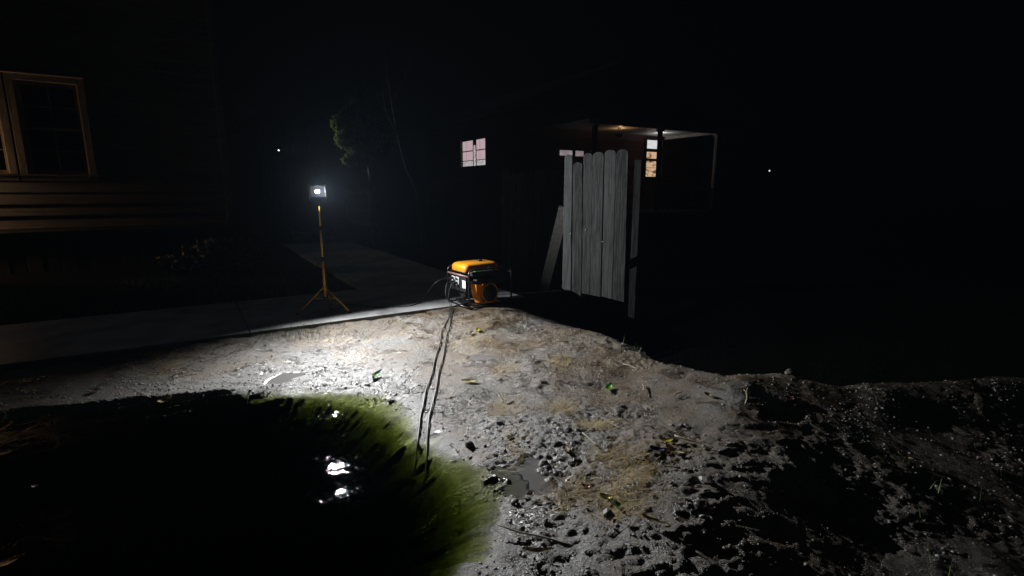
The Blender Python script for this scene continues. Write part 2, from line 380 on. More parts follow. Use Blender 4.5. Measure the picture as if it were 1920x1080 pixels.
# ------------------------------------------------------------------ terrain height
def terrain(px, py, fine=True):
    s, tt = to_ab(px, py)                    # tt<0 : camera side of the slab's front edge
    z = np.full(px.shape, -0.075)
    z = z + 0.035 * fbm(px * 0.9, py * 0.9, 3)
    # ridge of mud ringing the pit on the right, sloping off to the right away from the lamp
    q = px - (0.62 + 0.62 * (py - 1.8))
    z = z + 0.05 * np.exp(-(q / 0.6) ** 2) - 0.14 * np.clip(q, 0, 2.4) * sstep(4.8 - py, 0.0, 1.2) 
    cd, ca, cs = poly_dist(px, py, CREST, False)
    beyond = np.where(cs > 0, cd, -cd)
    drop = 0.16 + 0.50 * sstep(px, 0.75, 1.5) * (1 - 0.9 * sstep(px, 2.8, 6.6))
    z = z + 0.04 * np.exp(-((beyond + 0.12) / 0.28) ** 2) * sstep(px, 0.6, 1.4) * (0.7 + 0.8 * pnoise(px * 1.9, py * 1.9))
    z = z - drop * sstep(beyond, -0.02, 0.9)
    # rise against the slab
    near = sstep(tt, -0.55, -0.02)
    z = z * (1 - near) + near * (-0.035 - 0.03 * sstep(-s, 0.6, 2.5))
    # lawn behind the slab lies flat and low
    z = np.where(tt > 0.05, np.minimum(z, -0.07), z)
    gen = np.exp(-(((px + 0.35) / 0.75) ** 2 + ((py - 6.75) / 0.6) ** 2) ** 2)
    z = z * (1 - gen) + gen * 0.0 * 1 - 0.012 * gen
    # pond
    inp = inside(px, py, POND); d, arc, _ = poly_dist(px, py, POND, True)
    dd = np.where(inp, -d, d)
    wob = 0.018 * fbm(px * 3.1, py * 3.1, 3) * np.exp(-(dd / 0.35) ** 2)
    dd = dd + wob
    rimmix = np.exp(-np.clip(dd, 0, 9) / 0.35)
    z = z * (1 - rimmix) + RIMZ * rimmix
    e = np.clip(-dd, 0, 9)
    gn_ = 0.55 * pnoise(arc * 6.0 + .6 * pnoise(px * 2, py * 2), arc * 0) + 0.45 * pnoise(arc * 15.0, arc * 0 + 3.7) + 0.3 * pnoise(arc * 34.0, e * 2.0 + 9)
    gully = 0.5 + 0.5 * gn_
    depth = 0.24 * e + 0.36 * np.clip(e - 0.18, 0, 9) + 0.16 * np.minimum(e, 0.5) * (gully - .5) + 0.8 * np.clip(e - 0.7, 0, 9)
    depth = depth * (1 + 3.2 * sstep(-px, 1.75, 2.5))
    z = np.where(e > 0, z - np.minimum(depth, 1.4) + 0.012 * fbm(px * 6, py * 6, 3) * sstep(e, 0, .3), z)
    algae = sstep(e + 0.07 * gn_, 0.03, 0.15)
    streak = np.clip(0.5 + 0.75 * gn_, 0, 1)
    # puddles
    pud = np.zeros(px.shape)
    for (u, v_, ra, rb) in PUD:
        c = gp(u, v_, -0.08); k = np.sqrt(((px - c.x) / ra) ** 2 + ((py - c.y) / rb) ** 2) + 0.75 * fbm(px * 4.5 + u, py * 4.5, 4)
        pud = np.maximum(pud, sstep(-k, -1.0, -0.86))
    pud = pud * (e <= 0)
    land = 1 - sstep(e, 0.0, 0.25)
    rough = 0.15 + 0.85 * sstep(fbm(px * 0.9 + 5, py * 0.9 - 3, 4), -0.3, 0.4)
    mask = land * (tt < 0.02) * (1 - 0.75 * gen)
    if fine:
        soil_n = fbm(px * 4.6, py * 5.4, 4, 0.62)
        grit = pnoise(px * 31 + 3, py * 35) + .6 * np.abs(pnoise(px * 22, py * 24 + 5))
        vein = 1 - np.abs(fbm(px * 5.5 - 3, py * 12 + 8, 4, 0.6)) * 1.8
        det = 0.0095 * soil_n * (.25 + rough) + 0.0050 * grit * (.35 + rough) + 0.0075 * (vein - .5) * rough
        # footprints / tyre churn
        det = det - 0.010 * sstep(fbm(px * 2.6 - 7, py * 3.4 + 4, 2), 0.28, 0.55)
        z = z + det * mask * (1 - pud)
    z = z - 0.012 * pud
    grav = sstep(fbm(px * 1.3 + 9, py * 1.3, 3) + 0.8 * np.exp(-((dd - 0.15) / 0.3) ** 2), 0.25, 0.7) * (1 - pud) * land
    # blend to the flat lawn at the border
    bd_ = np.minimum(np.minimum(px - X0, X1 - px), np.minimum(py - Y0, Y1 - py)); k = sstep(bd_, 0.0, 1.0)
    z = z * k - 0.085 * (1 - k)
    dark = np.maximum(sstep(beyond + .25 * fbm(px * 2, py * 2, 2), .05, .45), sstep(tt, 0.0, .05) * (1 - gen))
    humus_fade = np.clip(sstep(q + .5 * fbm(px * 1.7, py * 1.7, 4), -0.15, 1.0) + .75 * sstep(-px + .6 * fbm(px * 1.7 + 4, py * 1.7, 4), 2.0, 3.2), 0, 1) * (1 - pud)  # darker mud to right and left; lamp falloff painted in with it
    return z, pud, algae, grav, dark, streak, humus_fade
nx, ny = int((X1 - X0) / STEP) + 1, int((Y1 - Y0) / STEP) + 1
gx = np.linspace(X0, X1, nx); gy = np.linspace(Y0, Y1, ny)
GX, GY = np.meshgrid(gx, gy)
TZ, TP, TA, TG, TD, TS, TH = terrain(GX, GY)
def hz(x, y):
    i = (x - X0) / (X1 - X0) * (nx - 1); j = (y - Y0) / (Y1 - Y0) * (ny - 1)
    if not (0 <= i < nx - 1 and 0 <= j < ny - 1): return -0.085
    i0, j0 = int(i), int(j); fx, fy = i - i0, j - j0
    return float((TZ[j0, i0] * (1 - fx) + TZ[j0, i0 + 1] * fx) * (1 - fy) + (TZ[j0 + 1, i0] * (1 - fx) + TZ[j0 + 1, i0 + 1] * fx) * fy)
def hza(x, y):
    i = np.clip(((x - X0) / (X1 - X0) * (nx - 1)).round().astype(int), 0, nx - 1)
    j = np.clip(((y - Y0) / (Y1 - Y0) * (ny - 1)).round().astype(int), 0, ny - 1)
    return TZ[j, i], np.maximum(TA[j, i], TD[j, i]), TP[j, i]
def tp(u, v):
    """where a pixel's ray meets the built terrain"""
    d = ray(u, v); o = Vector((0, 0, HC)); t0 = 1.0; prev = t0
    for k in range(2400):
        t0 += 0.006; p = o + d * t0
        if p.z < hz(p.x, p.y): break
    return Vector((p.x, p.y, hz(p.x, p.y)))

V = np.stack([GX.ravel(), GY.ravel(), TZ.ravel()], 1)
idx = np.arange(nx * ny).reshape(ny, nx)
F = np.stack([idx[:-1, :-1].ravel(), idx[:-1, 1:].ravel(), idx[1:, 1:].ravel(), idx[1:, :-1].ravel()], 1)
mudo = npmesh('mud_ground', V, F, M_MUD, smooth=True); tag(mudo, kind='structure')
for nm, arr in (('puddle', TP), ('algae', TA), ('gravel', TG), ('soil', TD), ('streak', TS), ('humus_fade', TH)):
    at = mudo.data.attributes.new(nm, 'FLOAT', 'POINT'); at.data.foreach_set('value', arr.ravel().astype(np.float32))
# lawn and yard out to the far dark, a frame round the mud sheet
bm = new(); L = 62.0; zb = -0.085
xs = [-L, X0, X1, L]; ys = [-L, Y0, Y1, L]
vv = [[bm.verts.new((x, y, zb)) for x in xs] for y in ys]
for j in range(3):
    for i in range(3):
        if (i, j) != (1, 1): bm.faces.new((vv[j][i], vv[j][i + 1], vv[j + 1][i + 1], vv[j + 1][i]))
tag(obj('ground', bm, M_LAWN), kind='structure')
# lawn strip between slab and house, on top of the mud sheet
def lawn_patch(pts, z):
    bm = new(); bm.faces.new([bm.verts.new((p.x, p.y, z)) for p in pts]); return tag(obj('lawn', bm, M_LAWN), kind='structure')
PATH_L, PATH_R = to_ab(*gp(590, 492).xy)[0], to_ab(*gp(760, 485).xy)[0]
lawn_patch([ab(-14, SLAB_W, 0), ab(PATH_L, SLAB_W, 0), ab(PATH_L, 16, 0), ab(-14, 16, 0)], -0.052)
lawn_patch([ab(PATH_R, .35, 0), ab(PATH_R + 9, 2.2, 0), ab(PATH_R + 9, 16, 0), ab(PATH_R, 16, 0)], -0.066)

# ------------------------------------------------------------------ concrete slabs
def slab(s0, s1, t0, t1, top=0.0, th=0.16):
    bm = new(); c = ab((s0 + s1) / 2, (t0 + t1) / 2, top - th / 2)
    box(bm, (0, 0, 0), (s1 - s0, t1 - t0, th), bev=0.012)
    return tag(obj('pavement', bm, M_CONC, loc=c, rot=(0, 0, ROTA)), kind='structure')
s = -9.0
edges = [-9.0, -6.4, -3.8, to_ab(*gp(600, 600).xy)[0] - .75, PATH_R]
for i in range(len(edges) - 1): slab(edges[i] + .003, edges[i + 1] - .003, 0, SLAB_W)
for k in range(5): slab(PATH_L, PATH_R, SLAB_W + .012 + k * 1.9, SLAB_W + (k + 1) * 1.9, -0.002 - .001 * k)

# ------------------------------------------------------------------ pond water
wx = np.arange(-5.4, 0.75, 0.03); wy = np.arange(-0.9, 5.0, 0.03)
WX, WY = np.meshgrid(wx, wy)
TG_ = gp(632, 905, WATER_Z); TD_ = Vector((TG_.x, TG_.y, 0)).normalized()
WZ = WATER_Z + -0.0200 * np.sin(4.6 * ((WX - TG_.x) * TD_.x + (WY - TG_.y) * TD_.y) + .15 * pnoise(WX * 1.3, WY * 1.3)) + 0.003 * fbm(WX * 2.2, WY * 2.2, 3) + 0.0012 * np.sin(9 * WX * .5 - 8.0 * WY + 2 * pnoise(WX, WY))
m_, n_ = WX.shape
wi = np.arange(m_ * n_).reshape(m_, n_)
wv = np.stack([WX.ravel(), WY.ravel(), WZ.ravel()], 1)
wf = np.stack([wi[:-1, :-1].ravel(), wi[:-1, 1:].ravel(), wi[1:, 1:].ravel(), wi[1:, :-1].ravel()], 1)
# drop quads far outside the pit
cx_, cy_ = WX[:-1, :-1].ravel() + .015, WY[:-1, :-1].ravel() + .015
dpo, _, _ = poly_dist(cx_, cy_, POND, True); keep = inside(cx_, cy_, POND) | (dpo < 0.16)
wf = wf[keep]
# border loop down to a floor so the body is closed
from collections import Counter
ec = Counter()
for q in wf.tolist():
    for k in range(4): ec[(q[k], q[(k + 1) % 4])] += 1
bord = [(a_, b_) for (a_, b_) in ec if (b_, a_) not in ec]
nv0 = len(wv); low = wv.copy(); low[:, 2] = -2.0
wv2 = np.concatenate([wv, low]); side = np.array([[b_, a_, a_ + nv0, b_ + nv0] for a_, b_ in bord])
wf2 = np.concatenate([wf, side, (wf + nv0)[:, ::-1]])
used = np.unique(wf2); rem = -np.ones(len(wv2), int); rem[used] = np.arange(len(used))
wat = npmesh('pond_water', wv2[used], rem[wf2], M_WATER, smooth=False); tag(wat, kind='structure')
wat.data.polygons.foreach_set('use_smooth', np.concatenate([np.ones(len(wf), bool), np.zeros(len(wf2) - len(wf), bool)]))

# ------------------------------------------------------------------ work light on tripod
f1, f2, f3 = gp(557, 590, 0.003), gp(657, 586, 0.003), gp(622, 571, 0.003)
base = Vector(((f1.x + f2.x + f3.x) / 3, (f1.y + f2.y + f3.y) / 3, 0.0))
base.x = pd(610, 560, base.y).x
wl = thing('work_light', 'tall yellow tripod stand with small lit floodlight head beside the concrete edge', 'work light', base)
top = pd(597, 386, base.y).z; hub = pd(609, 540, base.y).z; low_ = pd(611, 560, base.y).z
zc1, zc2 = pd(600, 428, base.y).z, pd(605, 486, base.y).z
bm = new(); tube(bm, [(0, 0, low_), (0, 0, zc2)], 0.0165, 12); obj('lower_pole', bm, M_POLE, wl, True)
bm = new(); tube(bm, [(0, 0, zc2), (0, 0, zc1)], 0.0135, 12); obj('middle_pole', bm, M_POLE, wl, True)
bm = new(); tube(bm, [(0, 0, zc1), (0, 0, top)], 0.0105, 12); obj('upper_pole', bm, M_POLE, wl, True)
for zc, r in ((zc1, .019), (zc2, .022)):
    bm = new(); lathe(bm, [(r * .8, -.028), (r, -.02), (r, .02), (r * .8, .028)], 14, c=(0, 0, zc))
    box(bm, (0.026, 0, 0 + zc), (.022, .012, .022), bev=.003); obj('collar', bm, M_BLACKPLASTIC, wl)
bm = new(); lathe(bm, [(.018, -.02), (.026, -.012), (.026, .012), (.018, .02)], 14, c=(0, 0, hub)); obj('leg_hub', bm, M_POLE, wl)
bm = new(); lathe(bm, [(.018, -.018), (.025, -.01), (.025, .01), (.018, .018)], 14, c=(0, 0, low_ + .005)); obj('brace_hub', bm, M_BLACKPLASTIC, wl)
for f in (f1, f2, f3):
    d = f - base; d.z = 0.004; r0 = d.normalized() * 0.022
    p0 = Vector((r0.x, r0.y, hub)); p1 = Vector((d.x, d.y, 0.008))
    bm = new(); tube(bm, [p0, p1], 0.009, 8); lg = obj('leg', bm, M_POLE, wl, True)
    bm = new(); tube(bm, [p0.lerp(p1, .965), p1 + (p1 - p0) * .012], 0.0105, 8); obj('rubber_foot', bm, M_BLACKPLASTIC, lg)
    mid = p0.lerp(p1, .42)
    bm = new(); tube(bm, [(r0.x, r0.y, low_ + .005), mid], 0.005, 6); obj('brace', bm, M_POLE, wl, True)
bdir = Vector((math.sin(R(141)), math.cos(R(141)), 0))
bm = new(); tube(bm, curve_pts([(0, 0, top - .01), (0, 0, top + .015), tuple(-bdir * .03 + Vector((0, 0, top + .03))), tuple(-bdir * .06 + Vector((0, 0, top + .055)))], 4), .008, 8); obj('head_mount', bm, M_BLACKPLASTIC, wl)
# head: local y = beam direction, aimed roughly at right angles to the slab edge
hc = pd(597, 359, base.y) - base
BEAM_AZ = R(135); TILT = R(-2)
head = bpy.data.objects.new('lamp_head', None); link(head, wl); head.location = hc
head.rotation_euler = (-TILT, 0, -R(141))   # +Y turned to azimuth BEAM_AZ, dipped by TILT
W2, H2, D = 0.088, 0.066, 0.0215
bm = new()
box(bm, (0, -.067, 0), (W2 * 2 + .012, .05, H2 * 2 + .012), bev=.008)
for k in range(7): box(bm, (-.075 + k * .025, -.112, 0), (.006, .03, H2 * 1.7))
obj('housing', bm, M_BLACKPLASTIC, head)
bm = new()  # thin rim walls round the open front
th = .005
yc = -.041 + D / 2
box(bm, (0, yc, H2 + th / 2), (W2 * 2 + 2 * th, D, th)); box(bm, (0, yc, -H2 - th / 2), (W2 * 2 + 2 * th, D, th))
box(bm, (W2 + th / 2, yc, 0), (th, D - .001, H2 * 2)); box(bm, (-W2 - th / 2, yc, 0), (th, D - .001, H2 * 2))
obj('rim', bm, M_BLACKPLASTIC, head)
bm = new(); box(bm, (0, -.0405, 0), (W2 * 2 - .002, .003, H2 * 2 - .002)); obj('reflector', bm, M_REFLECT, head)
bm = new(); box(bm, (0, -.0385, 0), (.050, .0015, .032)); obj('led_chip', bm, M_LED, head)
for sx in (-1, 1):
    bm = new(); box(bm, (sx * (W2 + .0095), -.045, 0), (.007, .05, H2 * 2 + .035), bev=.003); obj('side_guard', bm, M_HEADBAR, head)
bm = new(); tube(bm, [(-W2 - .014, -.06, 0), (-W2 - .02, -.06, -.085), (-.02, -.06, -.105), (.02, -.06, -.105), (W2 + .02, -.06, -.085), (W2 + .014, -.06, 0)], .005, 6); obj('yoke', bm, M_BLACKTUBE, head)
ld = bpy.data.lights.new('led_light', 'SPOT'); ld.energy = 1600.0; ld.color = (0.975, 0.985, 1.0); ld.spot_size = R(168); ld.spot_blend = 1.0; ld.shadow_soft_size = .004
lo = bpy.data.objects.new('led_light', ld); link(lo, head); lo.location = (0, -.035, 0); lo.rotation_euler = (PI / 2, 0, R(141) - BEAM_AZ)  # -Z to the beam
head_w = base + hc

# ------------------------------------------------------------------ generator
g0 = gp(880, 579, 0.0)
GZ = -0.012 + 0.004
gen = thing('portable_generator', 'yellow and black portable generator in a black tube frame on the mud', 'generator', (g0.x, g0.y, GZ), R(90 - 54))
GL, GW, GH = .66, .54, .50          # x along the front, y towards the back
rt = .0125
def frame_loop(pts, name='frame_tube', m=M_BLACKTUBE, r=rt):
    bm = new(); tube(bm, pts, r, 10); return obj(name, bm, m, gen, True)
def rounded(p, q, r_, corners):
    return None
# bottom skid frame
for y in (0, GW): frame_loop([(0, y, rt), (GL, y, rt)], 'bottom_rail')
for x in (0, GL): frame_loop([(x, 0, rt + .001), (x, GW, rt + .001)], 'bottom_rail')
# two hoops along the long sides with rounded top corners
for y in (0, GW):
    c = .06; pts = [(0, y, rt)] + [(0, y, GH - c)] + [(c - c * math.cos(a), y, GH - c + c * math.sin(a)) for a in (R(25), R(50), R(75), R(90))]
    pts += [(GL - c, y, GH)] + [(GL - c + c * math.sin(a), y, GH - c + c * math.cos(a)) for a in (R(25), R(50), R(75), R(90))] + [(GL, y, rt)]
    frame_loop(pts, 'frame_hoop')
frame_loop([(0, 0, GH - .085), (0, GW, GH - .085)], 'crossbar', M_REDTUBE, .0135)
frame_loop([(GL, 0, GH - .07), (GL, GW, GH - .07)], 'crossbar')
frame_loop([(GL * .55, 0, GH - .002), (GL * .55, GW, GH - .002)], 'crossbar', r=.009)
for (x, y) in ((.03, .03), (GL - .03, .03), (.03, GW - .03), (GL - .03, GW - .03)):
    bm = new(); lathe(bm, [(.02, -.004), (.024, .004), (.018, .012)], 12, c=(x, y, 0)); obj('rubber_foot', bm, M_BLACKPLASTIC, gen)
# base plate
bm = new(); box(bm, (GL / 2, GW / 2, .035), (GL - .06, .16, .012), bev=.003); box(bm, (.14, GW / 2, .034), (.08, GW - .03, .01)); box(bm, (GL - .16, GW / 2, .034), (.08, GW - .03, .01)); obj('base_plate', bm, M_BLACKTUBE, gen)
# tank
bm = new(); tz0, tz1 = GH - .055, GH + .058
def tank_ring(z, inx, iny, rr=.05, n=5):
    x0, x1, y0, y1 = .03 + inx, GL - .10 - inx, .13 + iny, GW - .025 - iny; pts = []
    for (cx2, cy2, a0) in ((x1 - rr, y1 - rr, 0), (x0 + rr, y1 - rr, 90), (x0 + rr, y0 + rr, 180), (x1 - rr, y0 + rr, 270)):
        for k in range(n): a = R(a0 + 90 * k / (n - 1)); pts.append(bm.verts.new((cx2 + rr * math.cos(a), cy2 + rr * math.sin(a), z)))
    return pts
rg_ = [tank_ring(tz0, .012, .012), tank_ring(tz0 + .012, 0, 0), tank_ring(tz0 + .06, 0, 0), tank_ring(tz0 + .085, .008, .008), tank_ring(tz1 - .01, .026, .026), tank_ring(tz1, .055, .055, .04)]
for i in range(len(rg_) - 1):
    n = len(rg_[0])
    for k in range(n): bm.faces.new((rg_[i][k], rg_[i][(k + 1) % n], rg_[i + 1][(k + 1) % n], rg_[i + 1][k]))
bm.faces.new(rg_[0][::-1]); bm.faces.new(rg_[-1]); tank = obj('fuel_tank', bm, M_YELLOW, gen, True)
bm = new(); lathe(bm, [(.036, 0), (.036, .018), (.03, .024)], 18, c=(GL * .56, GW * .6, tz1 - .003)); obj('fuel_cap', bm, M_BLACKPLASTIC, tank, True)
bm = new(); box(bm, (.30, .33, tz0 + .002), (.545, .40, .008), bev=.003); obj('tank_flange', bm, M_BLACKPLASTIC, gen)
# control shelf in front of the tank with indicator
bm = new(); box(bm, (.26, .055, GH - .055), (.40, .085, .055), bev=.008); sh = obj('control_box', bm, M_BLACKPLASTIC, gen)
bm = new(); lathe(bm, [(.0085, 0), (.0085, .006), (.005, .009)], 12, c=(.115, .045, GH - .028)); obj('indicator_light', bm, M_GREENLED, sh)
bm = new(); box(bm, (.065, .02, GH - .03), (.05, .03, .012), bev=.003); obj('switch', bm, M_REDTUBE, sh)
# air filter and silencer cover at the right end
bm = new(); box(bm, (GL - .14, GW * .52, GH - .14), (.20, .36, .15), bev=.02); obj('silencer_box', bm, M_BLACKPLASTIC, gen)
# engine block and alternator
bm = new(); box(bm, (.40, GW * .52, .19), (.24, .30, .26), bev=.02)
for k in range(8): box(bm, (.40, GW * .52, .26 + k * .014), (.27, .27, .005))
obj('engine_block', bm, M_ENGINE, gen)
bm = new(); lathe(bm, [(.05, 0), (.10, .01), (.10, .20), (.07, .22)], 20, c=(0, 0, 0)); bmesh.ops.transform(bm, matrix=Matrix.Translation((.29, GW * .55, .17)) @ Matrix.Rotation(R(-90), 4, 'Y'), verts=bm.verts); obj('alternator', bm, M_ENGINE, gen, True)
# recoil starter on the long side facing us
rc = Vector((.335, .045, .175))
bm = new(); lathe(bm, [(.127, .05), (.129, .0), (.127, -.028), (.118, -.032), (.113, -.024), (.113, .0)], 40, 'Y', rc); rcl = obj('recoil_ring', bm, M_ORANGE, gen, True)
bm = new(); lathe(bm, [(.112, .0), (.112, -.022), (.090, -.034), (.03, -.040), (.005, -.040)], 36, 'Y', rc); cap = obj('recoil_cover', bm, M_BLACKPLASTIC, rcl, True)
bm = new(); lathe(bm, [(.022, -.039), (.022, -.046), (.016, -.050)], 16, 'Y', rc); obj('recoil_hub', bm, M_ENGINE, rcl)
bm = new(); NV = len(bm.verts); prism(bm, [(.085, .345), (.20, .345), (.215, .30), (.19, .25), (.18, .17), (.20, .10), (.26, .06), (.22, .05), (.16, .08), (.105, .19), (.09, .27)], .08)

for v_ in bm.verts:
    if v_.co.y < .01: v_.co.x = .22 + (v_.co.x - .22) * .8; v_.co.z = .20 + (v_.co.z - .20) * .9
    else: v_.co.x -= .01
bmesh.ops.translate(bm, vec=(.012, .030, -.03), verts=bm.verts); obj('fan_shroud', bm, M_ORANGE, gen)
bm = new(); prism(bm, [(.22, .028), (.46, .028), (.46, .05), (.40, .058), (.34, .05), (.22, .062)], .09); bmesh.ops.translate(bm, vec=(0, .02, .012), verts=bm.verts); obj('mounting_bracket', bm, M_ORANGE, gen)
bm = new(); lathe(bm, [(.014, .0), (.014, -.014), (.009, -.018)], 6, 'Y', (.235, .02, .062)); obj('drain_bolt', bm, M_STEEL, gen)
bm = new(); box(bm, (.19, .06, .335), (.13, .08, .06), bev=.01); tube(bm, [(.30, .06, .30), (.34, .05, .345), (.40, .05, .335), (.44, .06, .29)], .03, 10); obj('air_duct', bm, M_BLACKPLASTIC, gen)
# end panel with sockets (x = 0 end)
bm = new(); box(bm, (.022, GW * .56, .30), (.012, GW * .74, .20), bev=.004); pn = obj('end_panel', bm, M_BLACKPLASTIC, gen)
for yy in (.42, .315):
    bm = new(); box(bm, (.013, yy, .325), (.006, .075, .105), bev=.003); pl = obj('socket_plate', bm, M_PLATE, pn)
    for zz in (.35, .30):
        bm = new(); bmesh.ops.create_cone(bm, cap_ends=True, segments=16, radius1=.02, radius2=.018, depth=.012, matrix=Matrix.Translation((.008, yy, zz)) @ Matrix.Rotation(R(90), 4, 'Y')); obj('socket', bm, M_BLACKPLASTIC, pn)
bm = new(); box(bm, (.0135, .145, .30), (.005, .085, .10), bev=.002); obj('data_plate', bm, M_PLATE, pn)
bm = new()
for k in range(5): box(bm, (.0105, .145, .335 - k * .016), (.0012, .065, .0035))
obj('printed_lines', bm, M_BLACKPLASTIC, pn)
for yy, zz in ((.42, .30), (.42, .35), (.315, .30)):
    bm = new(); box(bm, (-.022, yy, zz), (.05, .034, .03), bev=.008); obj('plug', bm, M_BLACKPLASTIC, gen)
gen_m = Matrix.Translation(gen.location) @ Matrix.Rotation(gen.rotation_euler.z, 4, 'Z')
def gw(x, y, z): return gen_m @ Vector((x, y, z))

# ------------------------------------------------------------------ cables
def on_ground(u, v, lift=.012):
    p = tp(u, v); return Vector((p.x, p.y, p.z + lift))
def cable(label, pts, r=.0060):
    bm = new(); tube(bm, curve_pts(pts, 14), r, 8); return tag(obj('power_cable', bm, M_CABLE, smooth=True), label, 'cable', 'cables from the generator')
def drape(pix, lift=.012):
    """cable points lying on the terrain between given pixels"""
    out = []
    for (a_, b_) in zip(pix[:-1], pix[1:]):
        p, q = tp(*a_), tp(*b_); n = max(2, int((q - p).length / .16))
        for k in range(n):
            x = p.x + (q.x - p.x) * k / n; y = p.y + (q.y - p.y) * k / n
            out.append(Vector((x + 0.005 * math.sin(7 * y + pix[0][0]), y, sum(hz(x + i_ * .03, y + j_ * .05) for i_ in (-1, 0, 1) for j_ in (-1, 0, 1)) / 9 + lift)))
    return out
cable('left of the two black cables running from the generator down into the pond', [gw(-.03, .42, .30), gw(-.09, .41, .285), gw(-.14, .36, .16), gw(-.14, .25, .03)] + drape([(845, 588), (829, 622), (812, 690), (794, 760), (787, 785), (783, 830), (778, 880), (765, 930)]))
cable('right of the two black cables running from the generator down into the pond', [gw(-.03, .315, .30), gw(-.08, .31, .28), gw(-.13, .30, .14), gw(-.13, .22, .03)] + drape([(848, 592), (838, 632), (826, 690), (812, 755), (805, 790), (800, 835), (797, 885), (790, 940)]))
e0 = gp(790, 566, .012)
cable('thin cable looping from the generator left along the slab to the lamp stand', [gw(-.03, .42, .35), gw(-.10, .45, .35), gw(-.22, .50, .29), Vector((e0.x + .06, e0.y + .03, .10)), Vector((e0.x, e0.y, .012)), gp(765, 574, .010), gp(730, 575, .010), gp(695, 575, .010), gp(655, 571, .010), Vector((base.x + .09, base.y + .03, .010)), Vector((base.x + .03, base.y + .03, .08)), Vector((base.x + .028, base.y + .02, .5)), Vector((base.x + .03, base.y + .02, top - .05)), head_w + Vector((0, .10, -.05))], .006)

# ------------------------------------------------------------------ leaning gate with pickets
GLp, GRp = Vector((.57, 5.72, 0)), Vector((1.195, 5.34, 0))
gd = (GRp - GLp).normalized(); gn = Vector((gd.y, -gd.x, 0))
if gn.y > 0: gn = -gn
grot = math.atan2(gd.y, gd.x)
gate = thing('picket_gate', 'leaning grey wooden gate of six round topped pickets behind the generator', 'gate', GLp, grot)
def gloc(u, v):
    p = pplane(u, v, GLp, gn); q = p - GLp; return q.dot(gd), p.z
pk = [((1057, 1060, 1073), 290, (1054, 1070), (541, 545)), ((1075, 1076, 1092), 304, (1072, 1090), (545, 556)), ((1094, 1095, 1111), 287, (1089, 1106), (550, 553)),
      ((1112, 1113, 1132), 285, (1107, 1126), (553, 557)), ((1134, 1135, 1155), 281, (1128, 1147), (556, 561)), ((1156, 1157, 1178), 280, (1148, 1170), (561, 567))]
for (xl, ztop, (bl, br), (yl, yr)) in pk:
    wl0, zt = gloc(xl[1] - 1, ztop); wr0, _ = gloc(xl[2] + .6, ztop); wb0, zb0 = gloc(bl, yl); wb1, zb1 = gloc(br, yr)
    wd = wr0 - wl0; sh_ = min(.065, wd * .45); cx2 = (wl0 + wr0) / 2
    ol = [(wb0, zb0), (wb1, zb1), (wr0, zt - sh_)]
    for a in (25, 50, 72, 108, 130, 155): ol.append((cx2 + wd * .5 * math.cos(R(a)), zt - sh_ + sh_ * math.sin(R(a)) ** .75))
    ol.append((wl0, zt - sh_))
    jit = random.uniform(-.003, .003)
    bm = new(); prism(bm, ol, .021); bmesh.ops.translate(bm, vec=(0, jit, 0), verts=bm.verts)
    bmesh.ops.bevel(bm, geom=list(bm.edges), offset=.0025, segments=1, affect='EDGES')
    obj('picket', bm, MW_FENCE, gate)
gwid = (GRp - GLp).length
for zz in (.42, 1.30):
    bm = new(); box(bm, (gwid / 2 - .01, .045, zz), (gwid - .04, .04, .09), Matrix.Rotation(R(-1.0), 4, 'Y'), bev=.004); obj('rail', bm, MW_GREYBOARD, gate)
bm = new(); ln = math.hypot(gwid, .8); box(bm, (gwid / 2, .047, .86), (ln, .035, .08), Matrix.Rotation(math.atan2(.8, gwid), 4, 'Y')); obj('diagonal_brace', bm, MW_GREYBOARD, gate)
for (wi_, zz) in ((.27, 1.07), (.47, .95), (.09, 1.02), (.40, .86)):
    bm = new(); lathe(bm, [(.006, 0), (.005, -.004), (.002, -.006)], 10, 'Y', (wi_, -.001, zz)); obj('nail_head', bm, M_STEEL, gate)
for zz in (.45, 1.33):
    bm = new(); box(bm, (gwid - .05, .024, zz), (.07, .004, .03)); obj('hinge', bm, M_BLACKTUBE, gate)
# gate post
pb = tp(1182, 622); ptop = pd(1196, 302, pb.y)
post = thing('gate_post', 'square grey wooden post holding the hinge side of the picket gate', 'post', (pb.x + .018, pb.y + .04, pb.z - .25), grot + R(8))
hp = ptop.z - pb.z + .25
bm = new(); box(bm, (0, 0, hp / 2), (.10, .10, hp), bev=.004); obj('post_shaft', bm, MW_GREYBOARD, post)
bm = new(); box(bm, (0, 0, hp + .008), (.115, .115, .016), bev=.004); obj('post_cap', bm, MW_GREYBOARD, post)
# leaning broken board
lb0 = gp(1018, 549, -.12); lb1 = pd(1058, 388, 6.75)
dv = lb1 - lb0
lb = thing('leaning_board', 'loose grey plank propped diagonally against the left edge of the gate', 'plank', lb0)
ln = dv.length; q = dv.to_track_quat('Z', 'Y').to_matrix().to_4x4()
bm = new(); prism(bm, [(-.075, .0), (-.03, .05), (.0, .02), (.04, .09), (.075, .06), (.072, ln), (-.07, ln - .02)], .02)
bmesh.ops.transform(bm, matrix=q @ Matrix.Rotation(R(-25), 4, 'Z'), verts=bm.verts); obj('board', bm, MW_PALE, lb)
